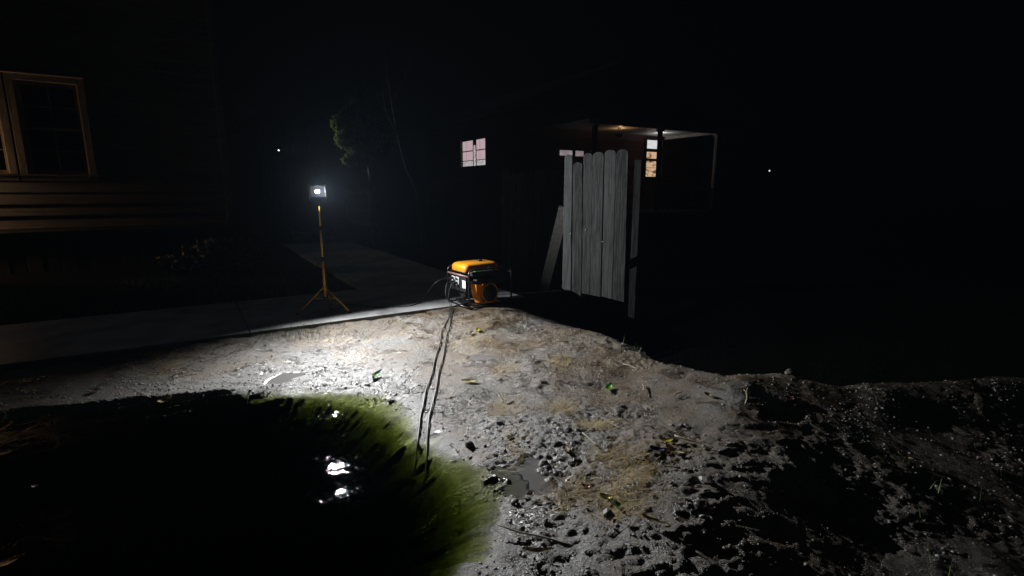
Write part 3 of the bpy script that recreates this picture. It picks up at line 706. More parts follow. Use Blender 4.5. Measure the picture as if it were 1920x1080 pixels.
# dark fence behind
fo = gp(968, 548, -.12) + B * .25
fence = thing('board_fence', 'dark unlit board fence standing behind the generator and the gate', 'fence', (fo.x, fo.y, -.25), ROTA)
wcur = -.1
for k in range(9):
    wd = random.uniform(.13, .16); h = random.uniform(1.98, 2.16)
    bm = new(); prism(bm, [(wcur, 0), (wcur + wd, 0), (wcur + wd, h - .05), (wcur + wd - .04, h), (wcur + .04, h), (wcur, h - .05)], .02)
    bmesh.ops.translate(bm, vec=(0, random.uniform(-.01, .01), 0), verts=bm.verts); obj('picket', bm, MW_DARKFENCE, fence); wcur += wd + random.uniform(.004, .03)
for zz in (.5, 1.6):
    bm = new(); box(bm, (wcur / 2 - .05, .06, zz), (wcur + .1, .045, .09)); obj('rail', bm, MW_DARKFENCE, fence)
# board lying along the foot of the fence
ka, kb = gp(922, 554, -.06), gp(1052, 545, -.06)
kd = kb - ka
bm = new(); box(bm, (0, 0, 0), (kd.length, .06, .05), bev=.004)
o_ = obj('edging_board', bm, MW_GREYBOARD, loc=(ka + kb) / 2, rot=(0, 0, math.atan2(kd.y, kd.x))); o_.location.z = -.075
tag(o_, 'long pale timber edging lying on the ground behind the generator', 'timber')

# ------------------------------------------------------------------ house on the left
hw0 = gp(0, 516, -.06)                       # foot of the wall at the picture's left edge
HO = Vector((hw0.x, hw0.y, -.06))
house = thing('clapboard_house', 'dark clapboard house with paned window filling the left edge', 'house', HO, ROTA)
def hl(u, v):
    """(along wall, height) of a pixel on the wall plane"""
    p = pplane(u, v, HO, -B); q = p - HO; return q.dot(A), q.z
corner = hl(437, 420)[0]
s_min = -3.2
base_z = hl(0, 428)[1]                        # bottom of the siding
rows_top = 6.0
expo = .215
# window openings
wl_, wt_ = hl(33, 325)[0], hl(157, 150)[1]
wr_, wb_ = hl(183, 328)
wl_top = hl(33, 325)[0]
CW = .11                                      # casing width
WX0, WX1 = hl(40, 325)[0], wr_ ; WZ0, WZ1 = wb_, wt_ + .01
wwid = WX1 - WX0
WIN = [(WX0, WX1), (WX0 - wwid - .03, WX0 - .03)]
OP0, OP1 = WIN[1][0], WX1
bm = new(); box(bm, ((s_min + corner) / 2, 3.6, 3.0), (corner - s_min - .02, 6.4, 6.1)); obj('wall_core', bm, M_ROOF, house)
# front wall between core and siding is built round the openings
def clap(x0, x1, z, name='clapboard'):
    bm = new(); v0 = [(-.03, 0), (-.008, expo + .02), (.01, expo + .02), (.01, 0)]
    a_ = [bm.verts.new((x0, y, zz)) for y, zz in v0]; b_ = [bm.verts.new((x1, y, zz)) for y, zz in v0]
    bm.faces.new(a_); bm.faces.new(b_[::-1])
    for k in range(4): bm.faces.new((a_[k], b_[k], b_[(k + 1) % 4], a_[(k + 1) % 4]))
    return obj(name, bm, MW_SIDING, house, loc=(0, random.uniform(-.003, .003), z))
nrow = int((rows_top - base_z) / expo)
for r in range(nrow):
    z = base_z + r * expo
    if z + expo > WZ0 - .06 and z < WZ1 + .01:
        clap(WX1 + .004, corner - .09, z); clap(s_min, OP0 - .004, z)
    else: clap(s_min, corner - .09, z)
# side wall boards
side_me = None
for r in range(nrow):
    z = base_z + r * expo
    if side_me is None:
        bm = new(); v0 = [(.03, 0), (.008, expo + .02), (-.01, expo + .02), (-.01, 0)]
        a_ = [bm.verts.new((x, .08, zz)) for x, zz in v0]; b_ = [bm.verts.new((x, 6.8, zz)) for x, zz in v0]
        bm.faces.new(a_); bm.faces.new(b_[::-1])
        for k in range(4): bm.faces.new((a_[k], b_[k], b_[(k + 1) % 4], a_[(k + 1) % 4]))
        o_ = obj('clapboard', bm, MW_SIDING, house, loc=(corner, 0, z)); side_me = o_.data
    else: inst('clapboard', side_me, house, (corner, 0, z))
bm = new(); box(bm, (corner - .045, -.012, (base_z + rows_top) / 2), (.10, .06, rows_top - base_z + .1), bev=.004); obj('corner_board', bm, MW_TRIM if False else MW_SIDING, house)
bm = new(); box(bm, (corner + .022, .07, (base_z + rows_top) / 2), (.032, .09, rows_top - base_z + .1), bev=.003); obj('corner_board', bm, MW_SIDING, house)
bm = new(); box(bm, ((s_min + corner) / 2, -.03, base_z - .05), (corner - s_min + .02, .05, .10), bev=.006); obj('water_table', bm, MW_SIDING, house)
# skirting boards under the siding
k = 0; x = s_min
sk_me = None
while x < corner - .1:
    if sk_me is None:
        bm = new(); box(bm, (0, 0, 0), (.225, .03, base_z - .10), bev=.008); o_ = obj('skirting_board', bm, M_BRICK, house, loc=(x + .12, .01, (base_z - .10) / 2)); sk_me = o_.data
    else: inst('skirting_board', sk_me, house, (x + .12, .01 + random.uniform(-.008, .008), (base_z - .10) / 2))
    x += .24
# roof eave
bm = new(); box(bm, ((s_min + corner) / 2, 3.3, 6.15), (corner - s_min + .8, 7.8, .16)); rf = obj('roof', bm, M_ROOF, house)
bm = new(); box(bm, ((s_min + corner) / 2, 3.3, 6.9), (corner - s_min + .5, 4.0, 1.3)); obj('roof_ridge', bm, M_ROOF, rf)
# windows
for wi_, (x0, x1) in enumerate(WIN):
    wn_ = bpy.data.objects.new('window', None); link(wn_, house); wn_.location = ((x0 + x1) / 2, 0, WZ0)
    hwid, hh = (x1 - x0) / 2, WZ1 - WZ0
    def wb(name, c, s_, m=MW_TRIM, bev=.004):
        bm = new(); box(bm, c, s_, bev=bev); return obj(name, bm, m, wn_)
    wb('casing', (-hwid + CW / 2, -.035, hh / 2), (CW, .05, hh)); wb('casing', (hwid - CW / 2, -.035, hh / 2), (CW, .05, hh))
    wb('head_casing', (0, -.037, hh - CW / 2), (2 * hwid - 2 * CW - .001, .05, CW)); wb('drip_cap', (0, -.045, hh + .014), (2 * hwid + .04, .08, .026))
    wb('sill', (0, -.06, -.018), (2 * hwid + .10, .12, .035)); wb('apron', (0, -.03, -.08), (2 * hwid, .03, .08))
    iw, ih = hwid - CW, hh - CW
    # reveal
    wb('jamb', (-iw + .008, .055, ih / 2), (.016, .15, ih - .001)); wb('jamb', (iw - .008, .055, ih / 2), (.016, .15, ih - .001)); wb('head_jamb', (0, .055, ih - .01), (2 * iw - .034, .148, .018))
    wb('stool', (0, .055, .012), (2 * iw - .034, .148, .022))
    iw -= .018; z0, z1 = .025, ih - .02; zm = (z0 + z1) / 2
    for (za, zb_, yy) in ((zm - .02, z1, .055), (z0, zm + .02, .09)):
        t_ = .045
        sash = bpy.data.objects.new('sash', None); link(sash, wn_)
        def sb(name, c, s_, m=MW_TRIM):
            bm = new(); box(bm, c, s_, bev=.002); return obj(name, bm, m, sash)
        sb('stile', (-iw + t_ / 2, yy, (za + zb_) / 2), (t_, .03, zb_ - za)); sb('stile', (iw - t_ / 2, yy, (za + zb_) / 2), (t_, .03, zb_ - za))
        sb('sash_rail', (0, yy, za + t_ / 2), (2 * iw - 2 * t_ - .001, .03, t_)); sb('sash_rail', (0, yy, zb_ - t_ / 2), (2 * iw - 2 * t_ - .001, .03, t_))
        sb('muntin', (0, yy - .001, (za + zb_) / 2), (.02, .026, zb_ - za - 2 * t_))
        zc = (za + zb_) / 2
        for sx in (-1, 1):
            sb('muntin', (sx * (iw - t_ + .01) / 2, yy + .0005, zc), (iw - t_ - .012, .024, .02))
            for sz in (-1, 1):
                ph = (zb_ - za - 2 * t_) / 2
                sb('pane', (sx * (iw - t_) / 2, yy + .006, zc + sz * ph / 2), (iw - t_ - .01, .004, ph - .01), M_GLASS_DARK)
# wall lantern just left of the windows, outside the picture
lx = WIN[1][0] - .45
lz = WZ0 + .10
M_BULB = emit('lantern_bulb', (1.0, 0.62, 0.28), 25.0)
lant = thing('wall_lantern', 'black wall lantern with a warm bulb on the house left of the paned windows', 'lantern', HO + A * lx + B * (-.02) + Vector((0, 0, lz)), ROTA)
bm = new(); box(bm, (0, -.012, 0), (.10, .024, .18), bev=.005); obj('back_plate', bm, M_BLACKTUBE, lant)
bm = new(); tube(bm, curve_pts([(0, -.02, .05), (0, -.09, .10), (0, -.17, .09), (0, -.19, .03)], 6), .008, 8); obj('arm', bm, M_BLACKTUBE, lant)
bm = new(); lathe(bm, [(.085, -.0), (.07, .02), (.02, .05), (.008, .07)], 4, c=(0, -.19, -.03)); obj('lantern_roof', bm, M_BLACKTUBE, lant)
for a in range(4):
    bm = new(); c_, s_ = math.cos(R(45 + 90 * a)) * .07, math.sin(R(45 + 90 * a)) * .07; tube(bm, [(c_, -.19 + s_, -.03), (c_ * .7, -.19 + s_ * .7, -.20)], .004, 5); obj('cage_bar', bm, M_BLACKTUBE, lant)
bm = new(); lathe(bm, [(.01, -.03), (.026, -.07), (.026, -.10), (.008, -.13)], 14, c=(0, -.19, 0)); obj('bulb', bm, M_BULB, lant, True)
pl_d = bpy.data.lights.new('lantern_light', 'POINT'); pl_d.energy = 85.0; pl_d.color = (1.0, 0.66, 0.38); pl_d.shadow_soft_size = .03
pl_o = bpy.data.objects.new('lantern_light', pl_d); link(pl_o, lant); pl_o.location = (0, -.13, -.10)
bm = new(); prism(bm, [(-.16, -.30), (.16, -.30), (.16, .12), (-.16, .12)], .006); bmesh.ops.translate(bm, vec=(0, -.27, 0), verts=bm.verts); obj('added_light_shield', bm, M_BLACKTUBE, lant)  # added unseen plate, keeps lantern light on the wall and off the slab

# ------------------------------------------------------------------ far house with porch (right)
FW = pd(1226, 297, 21.0); FWO = Vector((FW.x, FW.y, -.085))
fh = thing('porch_house', 'far dark house with lit windows and a lamplit porch beyond the gate', 'house', FWO, ROTA)
def fl(u, v, yoff=0.0):
    p0 = FWO + B * yoff; p = pplane(u, v, p0, -B); q = p - FWO; return q.dot(A), q.z
def fls(u, v, xoff):
    p0 = FWO + A * xoff; p = pplane(u, v, p0, A); q = p - FWO; return q.dot(B), q.z
PD = -2.5
cxr, czr = fl(1350, 246, PD); ceil_z = czr
fx0 = fl(1000, 300)[0]; fx1 = 3.0
bm = new(); box(bm, ((fx0 + fx1) / 2, 4.6, 2.2), (fx1 - fx0, 8.98, 4.3)); obj('wall_core', bm, M_ROOF, fh)
def fbox(name, c, s_, m, parent=None, bev=.0):
    bm = new(); box(bm, c, s_, bev=bev); return obj(name, bm, m, parent or fh)
fz0 = .85; e2 = .18
W2x0, W2z0 = fl(1211, 331); W2x1, W2z1 = fl(1243, 264)
for r in range(int((ceil_z - fz0) / e2) + 1):
    z = fz0 + r * e2
    segs = [(fx0, fx1)] if (z + e2 < W2z0 or z > W2z1) else [(fx0, W2x0 - .08), (W2x1 + .08, fx1)]
    for (xa, xb) in segs: fbox('clapboard', ((xa + xb) / 2, .09, z + e2 / 2), (xb - xa, .02, e2 - .012), MW_REDSIDE)
M_W_WHITE = emit('lit_pane_white', (0.80, 0.80, 0.82), 0.85, (0.45, 0.42, 0.42), 9, (1, 1, 6), .3, .45)
M_W_TAN = emit('lit_pane_tan', (0.85, 0.56, 0.33), 0.72, (0.12, 0.06, 0.035), 3.2, (1.2, 1.2, 2.2), .36, .5)
M_W_PINK = emit('lit_curtain_pink', (0.72, 0.36, 0.42), 0.60, (0.80, 0.62, 0.66), 5, (14, 14, .5), .45, .75)
M_W_DIM = emit('lit_blind', (0.50, 0.46, 0.47), 0.55, (0.36, 0.28, 0.30), 4)
M_W_LACE = emit('lit_lace', (0.75, 0.70, 0.72), 0.75, (0.15, 0.12, 0.13), 26, (1, 1, 1), .38, .55)
win2 = bpy.data.objects.new('window', None); link(win2, fh)
hgt = W2z1 - W2z0; wd = W2x1 - W2x0
prop = [(0, .24, M_W_TAN), (.25, .43, M_W_TAN), (.44, .49, M_REDTUBE), (.50, .68, M_W_TAN), (.69, .76, M_REDTUBE), (.77, 1.0, M_W_WHITE)]
for (a_, b_, m) in prop: fbox('pane', ((W2x0 + W2x1) / 2, .05, W2z0 + hgt * (a_ + b_) / 2), (wd, .01, hgt * (b_ - a_)), m, win2)
for xx in (W2x0 - .04, W2x1 + .04): fbox('window_frame', (xx, .05, (W2z0 + W2z1) / 2), (.08, .08, hgt + .16), MW_DARKFENCE, win2)
for zz in (W2z0 - .04, W2z1 + .04): fbox('window_frame', ((W2x0 + W2x1) / 2, .05, zz), (wd, .07, .08), MW_DARKFENCE, win2)
# small lit window seen above the gate
sx0, sz1 = fl(1052, 281); sx1, sz0 = fl(1096, 293)
win3 = bpy.data.objects.new('window', None); link(win3, fh)
sxm = (fl(1075, 290)[0], fl(1080, 290)[0])
for (xa, xb) in ((sx0, sxm[0]), (sxm[1], sx1)): fbox('pane', ((xa + xb) / 2, .062, (sz0 + sz1) / 2), (xb - xa, .01, sz1 - sz0), M_W_DIM, win3)
fbox('window_frame', ((sx0 + sx1) / 2, .055, sz1 + .05), (sx1 - sx0 + .2, .06, .09), MW_DARKFENCE, win3)
fbox('window_frame', ((sxm[0] + sxm[1]) / 2, .055, (sz0 + sz1) / 2), (sxm[1] - sxm[0], .05, sz1 - sz0), MW_DARKFENCE, win3)
# pink curtained window on the side wall
y0p, z0p = fls(867, 313, fx0); y1p, z1p = fls(912, 259, fx0)
ya, yb = min(y0p, y1p), max(y0p, y1p)
win1 = bpy.data.objects.new('window', None); link(win1, fh)
gap = (yb - ya) * .13; ym = (ya + yb) / 2 
zlo, zhi = min(z0p, z1p) , max(z0p, z1p)
for (p, q) in ((ya, ym - gap), (ym + gap * .2, yb - gap * .4)):
    zh = (zlo + zhi) / 2
    for (za, zb_) in ((zlo + .24, zh + .08), (zh + .12, zhi)):
        for (qa, qb) in ((p, p + (q - p) * .62), (p + (q - p) * .66, q)):
            fbox('pane', (fx0 - .02, (qa + qb) / 2, (za + zb_) / 2), (.01, qb - qa, zb_ - za), M_W_PINK, win1)
    fbox('lace_curtain', (fx0 - .018, (p + q) / 2, zlo + .11), (.012, q - p, .20), M_W_LACE, win1)
    fbox('muntin', (fx0 - .03, (p + q) / 2, zh + .10), (.03, q - p, .035), MW_DARKFENCE, win1)
fbox('lace_curtain', (fx0 - .017, ym - gap * .35, (zlo + zhi) / 2 - .1), (.012, gap * .55, (zhi - zlo) * .8), M_W_LACE, win1)
fbox('window_frame', (fx0 - .03, ya - .05, (zlo + zhi) / 2), (.06, .09, zhi - zlo + .2), MW_WHITE, win1); fbox('window_frame', (fx0 - .03, yb + .05, (zlo + zhi) / 2), (.06, .09, zhi - zlo + .2), MW_WHITE, win1)
fbox('sill', (fx0 - .05, (ya + yb) / 2, zlo - .05), (.12, yb - ya + .3, .06), MW_DARKFENCE, win1)
# side wall boards
for r in range(int((4.3 - fz0) / e2)):
    z = fz0 + r * e2
    segs = [(.1, 9.0)] if (z + e2 < zlo or z > zhi) else [(.1, ya - .1), (yb + .1, 9.0)]
    for (p, q) in segs: fbox('clapboard', (fx0 - .008, (p + q) / 2, z + e2 / 2), (.018, q - p, e2 - .012), MW_REDSIDE)
# porch
px0 = fl(1105, 246, PD)[0]; px1 = cxr
porch = bpy.data.objects.new('porch', None); link(porch, fh)
nb = 9
for k in range(nb):
    ya_ = PD + (-.02 - PD) * k / nb; yb_ = PD + (-.02 - PD) * (k + 1) / nb
    fbox('ceiling_board', ((px0 + px1) / 2, (ya_ + yb_) / 2, ceil_z + .01), (px1 - px0, yb_ - ya_ - .008, .02), MW_WHITE, porch)
fbox('porch_roof', ((px0 + px1) / 2, PD / 2 - .1, ceil_z + .14), (px1 - px0 + .3, -PD + .4, .2), M_ROOF, porch)
fbox('beam', ((px0 + px1) / 2, PD + .05, ceil_z - .05), (px1 - px0, .09, .10), MW_WHITE, porch)
fbox('beam', (px1 - .045, PD / 2 + .05, ceil_z - .05), (.09, -PD - .12, .10), MW_WHITE, porch)
fbox('porch_floor', ((px0 + px1) / 2, PD / 2, fz0 - .1), (px1 - px0, -PD - .02, .12), MW_GREYBOARD, porch)
for u in (1116, 1238, 1345):
    xx = min(fl(u, 300, PD)[0], px1 - .06)
    fbox('porch_post', (xx, PD + .06, (ceil_z - .1 + fz0) / 2), (.12, .12, ceil_z - .1 - fz0), MW_WHITE if u == 1345 else MW_GREYBOARD, porch)
    fbox('post_capital', (xx, PD + .06, ceil_z - .14), (.20, .20, .07), MW_WHITE if u != 1238 else MW_GREYBOARD, porch)
xr0 = fl(1255, 300, PD)[0]
fbox('railing', ((xr0 + px1) / 2, PD + .06, fz0 + .75), (px1 - xr0 - .1, .06, .05), MW_WHITE, porch)
for k in range(9): fbox('baluster', (xr0 + (px1 - xr0) * (k + .5) / 9, PD + .06, fz0 + .36), (.03, .03, .72), MW_GREYBOARD, porch)
bm = new(); box(bm, ((fx0 + fx1) / 2, 4.5, 4.45), (fx1 - fx0 + .6, 9.6, .2)); frf = obj('roof', bm, M_ROOF, fh)
bm = new(); prism(bm, [(fx0 - .2, 4.55), (fx1 + .2, 4.55), ((fx0 + fx1) / 2, 6.4)], 9.0); obj('gable_roof', bm, M_ROOF, frf)
def porch_lamp(label, x, y, z, energy, colr, m):
    la = thing('porch_lamp', label, 'lamp', FWO + A * x + B * y + Vector((0, 0, z)), ROTA)
    bm = new(); lathe(bm, [(.06, 0), (.06, -.02), (.04, -.03)], 14); obj('ceiling_plate', bm, M_BLACKTUBE, la)
    bm = new(); lathe(bm, [(.012, -.28), (.03, -.26), (.028, -.235), (.010, -.22)], 14); obj('globe', bm, m, la, True)
    bm = new(); lathe(bm, [(.03, -.30), (.12, -.27), (.17, -.20), (.165, -.20), (.11, -.26), (.03, -.285)], 20); obj('bowl', bm, M_BLACKTUBE, la, True)
    bm = new(); tube(bm, [(0, 0, -.02), (0, 0, -.29)], .006, 6); obj('stem', bm, M_BLACKTUBE, la)
    l_ = bpy.data.lights.new('porch_light', 'POINT'); l_.energy = energy; l_.color = colr; l_.shadow_soft_size = .04
    lo_ = bpy.data.objects.new('porch_light', l_); link(lo_, la); lo_.location = (0.05, 0, -.215)
xa = fl(1165, 246, -1.4)[0]; xb = fl(1247, 246, -1.2)[0]
porch_lamp('small warm ceiling lamp under the left half of the far porch', xa, -1.3, ceil_z, 3.2, (1.0, .58, .25), emit('warm_globe', (1, .6, .3), 2))
porch_lamp('small white ceiling lamp under the right half of the far porch', xb, -1.0, ceil_z, 5.0, (.95, .97, 1.0), emit('white_globe', (1, 1, 1), 2))

# ------------------------------------------------------------------ back shed with lamp at the end of the path
sb0 = pd(497, 400, 15.0); SBO = Vector((sb0.x, sb0.y, -.085))
shed = thing('back_house', 'pale back building with small bright lamp at the far end of the path', 'building', SBO, ROTA)
def sl(u, v):
    p = pplane(u, v, SBO, -B); q = p - SBO; return q.dot(A), q.z
sw = sl(600, 300)[0]
bm = new(); box(bm, (sw / 2, 2.0, 1.75), (sw, 3.9, 3.5)); obj('wall_core', bm, M_ROOF, shed)
nsd = 14
for k in range(nsd): fbox('siding_board', (sw * (k + .5) / nsd, .03, 1.7), (sw / nsd - .012, .022, 3.3), MW_GREYBOARD, shed)
bm = new(); prism(bm, [(-.3, 3.5), (sw + .3, 3.5), (sw / 2, 4.5)], 4.4); bmesh.ops.translate(bm, vec=(0, -.25, 0), verts=bm.verts); obj('roof', bm, M_ROOF, shed)
for k in range(2): fbox('step', (sw * .72, -.25 - .3 * k, .34 - .16 * k), (1.1, .32, .16), M_CONC, shed)
fbox('door', (sw * .72, .012, 1.42), (.9, .03, 2.0), MW_DARKFENCE, shed)
dx, dz = sl(522, 282)
dl = thing('bulkhead_lamp', 'tiny bright white lamp on the back building wall above the path', 'lamp', SBO + A * dx + B * .015 + Vector((0, 0, dz)), ROTA)
bm = new(); lathe(bm, [(.07, 0), (.07, -.03), (.05, -.05)], 16, 'Y'); obj('lamp_base', bm, M_BLACKTUBE, dl)
bm = new(); lathe(bm, [(.018, -.05), (.02, -.07), (.01, -.08)], 16, 'Y'); obj('lens', bm, emit('lamp_lens', (.95, .97, 1), 3), dl, True)
l_ = bpy.data.lights.new('bulkhead_light', 'SPOT'); l_.energy = 220.0; l_.spot_size = R(46); l_.spot_blend = .6; l_.color = (.95, .98, 1.0); l_.shadow_soft_size = .03
lo_ = bpy.data.objects.new('bulkhead_light', l_); link(lo_, dl); lo_.location = (.03, -.14, 0)
aim = Vector(pd(668, 262, 14.4)) - Vector(dl.location); BL = lo_; BAIM = aim
lo_.rotation_euler = (Matrix.Rotation(-ROTA, 3, 'Z') @ aim).to_track_quat('-Z', 'Y').to_euler()

# pale picket fence along the right of the path
pf0 = gp(705, 428, -.07); pf1 = gp(632, 414, -.07)
pfd = B
fence2 = thing('picket_fence', 'faint pale picket fence beside the path behind the lamp stand', 'fence', (pf0.x, pf0.y, -.08), math.atan2(pfd.y, pfd.x))
pme = None
for k in range(26):
    x = .02 + k * .17
    if pme is None:
        bm = new(); prism(bm, [(-.07, 0), (.07, 0), (.07, 1.42), (0, 1.50), (-.07, 1.42)], .02); o_ = obj('picket', bm, MW_WHITE, fence2, loc=(x, 0, 0)); pme = o_.data
    else: inst('picket', pme, fence2, (x, random.uniform(-.006, .006), random.uniform(-.02, .02)))
for zz in (.4, 1.1):
    fbox('rail', (2.2, -.025, zz), (4.5, .03, .08), MW_WHITE, fence2)

# ------------------------------------------------------------------ trees
def leaf_cloud(name, centres, n, size, m, parent, flat=.0):
    P = []
    for (c, r) in centres:
        k = int(n * r ** 2 / sum(rr ** 2 for _, rr in centres))
        d = rng.normal(size=(k, 3)); d /= np.linalg.norm(d, axis=1)[:, None]
        P.append(np.array(c) + d * (r * rng.uniform(.35, 1.0, (k, 1)) ** .6) * np.array([1, 1, .85]))
    P = np.concatenate(P); n = len(P)
    a = rng.normal(size=(n, 3)); a /= np.linalg.norm(a, axis=1)[:, None]
    b_ = np.cross(a, rng.normal(size=(n, 3))); b_ /= np.linalg.norm(b_, axis=1)[:, None]
    s_ = size * rng.uniform(.6, 1.4, (n, 1))
    q = np.stack([P - a * s_, P + b_ * s_ * .45, P + a * s_, P - b_ * s_ * .45], 1).reshape(-1, 3)
    return npmesh(name, q, np.arange(n * 4).reshape(n, 4), m, parent)
tr0 = pd(690, 400, 14.5); TZ0 = -.085
tree = thing('leafy_tree', 'dim green leafy tree rising above the pale picket fence', 'tree', (tr0.x + .15, tr0.y, TZ0))
def tl(u, v, Y=14.5): return pd(u, v, Y) - Vector((tr0.x + .15, tr0.y, TZ0))
bm = new(); tube(bm, curve_pts([(0, 0, 0), (.05, 0, 1.2), (-.05, .05, 2.4), (-.12, 0, 3.6)], 5), .13, 10, .05)
for (u, v_) in ((640, 240), (660, 215), (650, 280), (700, 230), (720, 260), (680, 200)):
    e_ = tl(u, v_); tube(bm, curve_pts([(-.05, .05, 2.0 + random.random() * .8), e_ * .55 + Vector((0, 0, 1.3)), e_], 4), .035, 6, .01)
obj('trunk', bm, MW_BARK, tree, True)
cs = [(tl(640, 232), .30), (tl(662, 218), .34), (tl(648, 262), .30), (tl(668, 285), .26), (tl(690, 240), .42), (tl(715, 225), .40), (tl(705, 275), .36), (tl(675, 195), .30), (tl(655, 300), .2), (tl(740, 255), .34), (tl(690, 175), .3)]
leaf_cloud('crown', [(tuple(c), r) for c, r in cs], 8000, .062, M_LEAF, tree)
t2 = pd(792, 400, 13.0)
tree2 = thing('bare_tree', 'thin dark leaning bare trunk right of the leafy tree', 'tree', (t2.x, t2.y, -.085))
def tl2(u, v): return pd(u, v, 13.0) - Vector((t2.x, t2.y, -.085))
bm = new(); tube(bm, curve_pts([(0, 0, 0), tl2(786, 370), tl2(765, 320), tl2(748, 260), tl2(728, 150), tl2(720, 90)], 5), .06, 8, .012)
obj('trunk', bm, M_ROOF, tree2, True)
bm = new(); tube(bm, curve_pts([tl2(748, 260), tl2(722, 200), tl2(718, 150)], 4), .025, 6, .012); tube(bm, curve_pts([tl2(738, 190), tl2(762, 140), tl2(772, 100)], 4), .022, 6, .006); obj('limb', bm, M_ROOF, tree2, True)

# shrub with yellow flowers by the house
sbp = gp(372, 520, -.06)
shrub = thing('flowering_shrub', 'low dark shrub with a few yellow flowers beside the house corner', 'shrub', (sbp.x, sbp.y + .2, -.06))
def ss(u, v): return pd(u, v, sbp.y + .2) - Vector((sbp.x, sbp.y + .2, -.06))
leaf_cloud('foliage', [((-.5, 0, .25), .28), ((-.1, .1, .35), .36), ((.3, 0, .42), .42), ((.75, .1, .35), .38)], 1600, .045, M_SHRUB, shrub)
for (u, v_) in ((320, 479), (387, 459), (397, 462), (401, 476)):
    c = ss(u, v_); bm = new()
    for k in range(6):
        a = R(60 * k); e_ = Vector((math.cos(a), math.sin(a) * .6, .35 * math.sin(a * 2) + .2)) * .05
        x_ = e_.cross(Vector((0, -1, .3))).normalized() * .02
        vs = [bm.verts.new(c + p + Vector((0, -.35, 0)) * (c.z > .0)) for p in (Vector((0, 0, 0)), e_ * .6 + x_, e_, e_ * .6 - x_)]; bm.faces.new(vs)
    obj('flower', bm, M_FLOWER, shrub)

# garden lamp far right
gl0 = pd(1443, 318, 24.0)
gla = thing('garden_lamp', 'pinpoint white lamp on a thin post far right in the dark', 'lamp', (gl0.x, gl0.y, -.085))
bm = new(); tube(bm, [(0, 0, 0), (0, 0, gl0.z - .02)], .03, 8, .02); obj('lamp_post', bm, M_BLACKTUBE, gla)
bm = new(); lathe(bm, [(.01, .02), (.028, .035), (.028, .07), (.01, .085)], 12, c=(0, 0, gl0.z - .02)); obj('lamp_globe', bm, emit('far_globe', (.9, .95, 1), 1.2), gla, True)
bm = new(); lathe(bm, [(.08, .12), (.07, .14), (.02, .18)], 12, c=(0, 0, gl0.z)); obj('lamp_cap', bm, M_BLACKTUBE, gla)

# ------------------------------------------------------------------ litter on the mud
def lay(o, u, v, lift, rz, tilt=.15):
    p = tp(u, v); h = .04
    nx_ = (hz(p.x - h, p.y) - hz(p.x + h, p.y)) / (2 * h); ny_ = (hz(p.x, p.y - h) - hz(p.x, p.y + h)) / (2 * h)
    n = Vector((nx_ * .6, ny_ * .6, 1)).normalized()
    o.rotation_mode = 'QUATERNION'; o.rotation_quaternion = n.to_track_quat('Z', 'Y') @ Matrix.Rotation(rz, 3, 'Z').to_quaternion()
    o.location = p + n * lift
def leaf_bm(L_, W_, curl, lobes=0):
    bm = new(); n = 8; prev = None
    for k in range(n + 1):
        t_ = k / n; w_ = W_ * math.sin(PI * t_ ** .8) * (1 + .18 * math.sin(t_ * 26) * (lobes > 0)) + .0012
        x = (t_ - .5) * L_; z = curl * (2 * t_ - 1) ** 2
        row = [bm.verts.new((x, -w_, z + abs(curl) * .7)), bm.verts.new((x, 0, z)), bm.verts.new((x, w_, z + abs(curl) * .7))]
        if prev:
            for j in range(2): bm.faces.new((prev[j], prev[j + 1], row[j + 1], row[j]))
        prev = row
    r = bmesh.ops.solidify(bm, geom=list(bm.faces), thickness=.0012)
    return bm
def leafmat(nm, c1, c2): return simple(nm, c1, c2, .4, 30, bstr=.3, bscale=60)
LM = {'green': leafmat('green_leaf', (.14, .42, .035), (.06, .22, .02)), 'yellow': leafmat('yellow_leaf', (.58, .50, .05), (.35, .34, .03)),
      'pale': leafmat('pale_leaf', (.42, .36, .20), (.26, .2, .1)), 'red': leafmat('red_leaf', (.38, .07, .06), (.2, .03, .03)), 'brown': leafmat('brown_leaf', (.20, .10, .045), (.09, .045, .02)), 'blue': leafmat('dark_blue_scrap', (.03, .03, .09), (.02, .02, .05))}
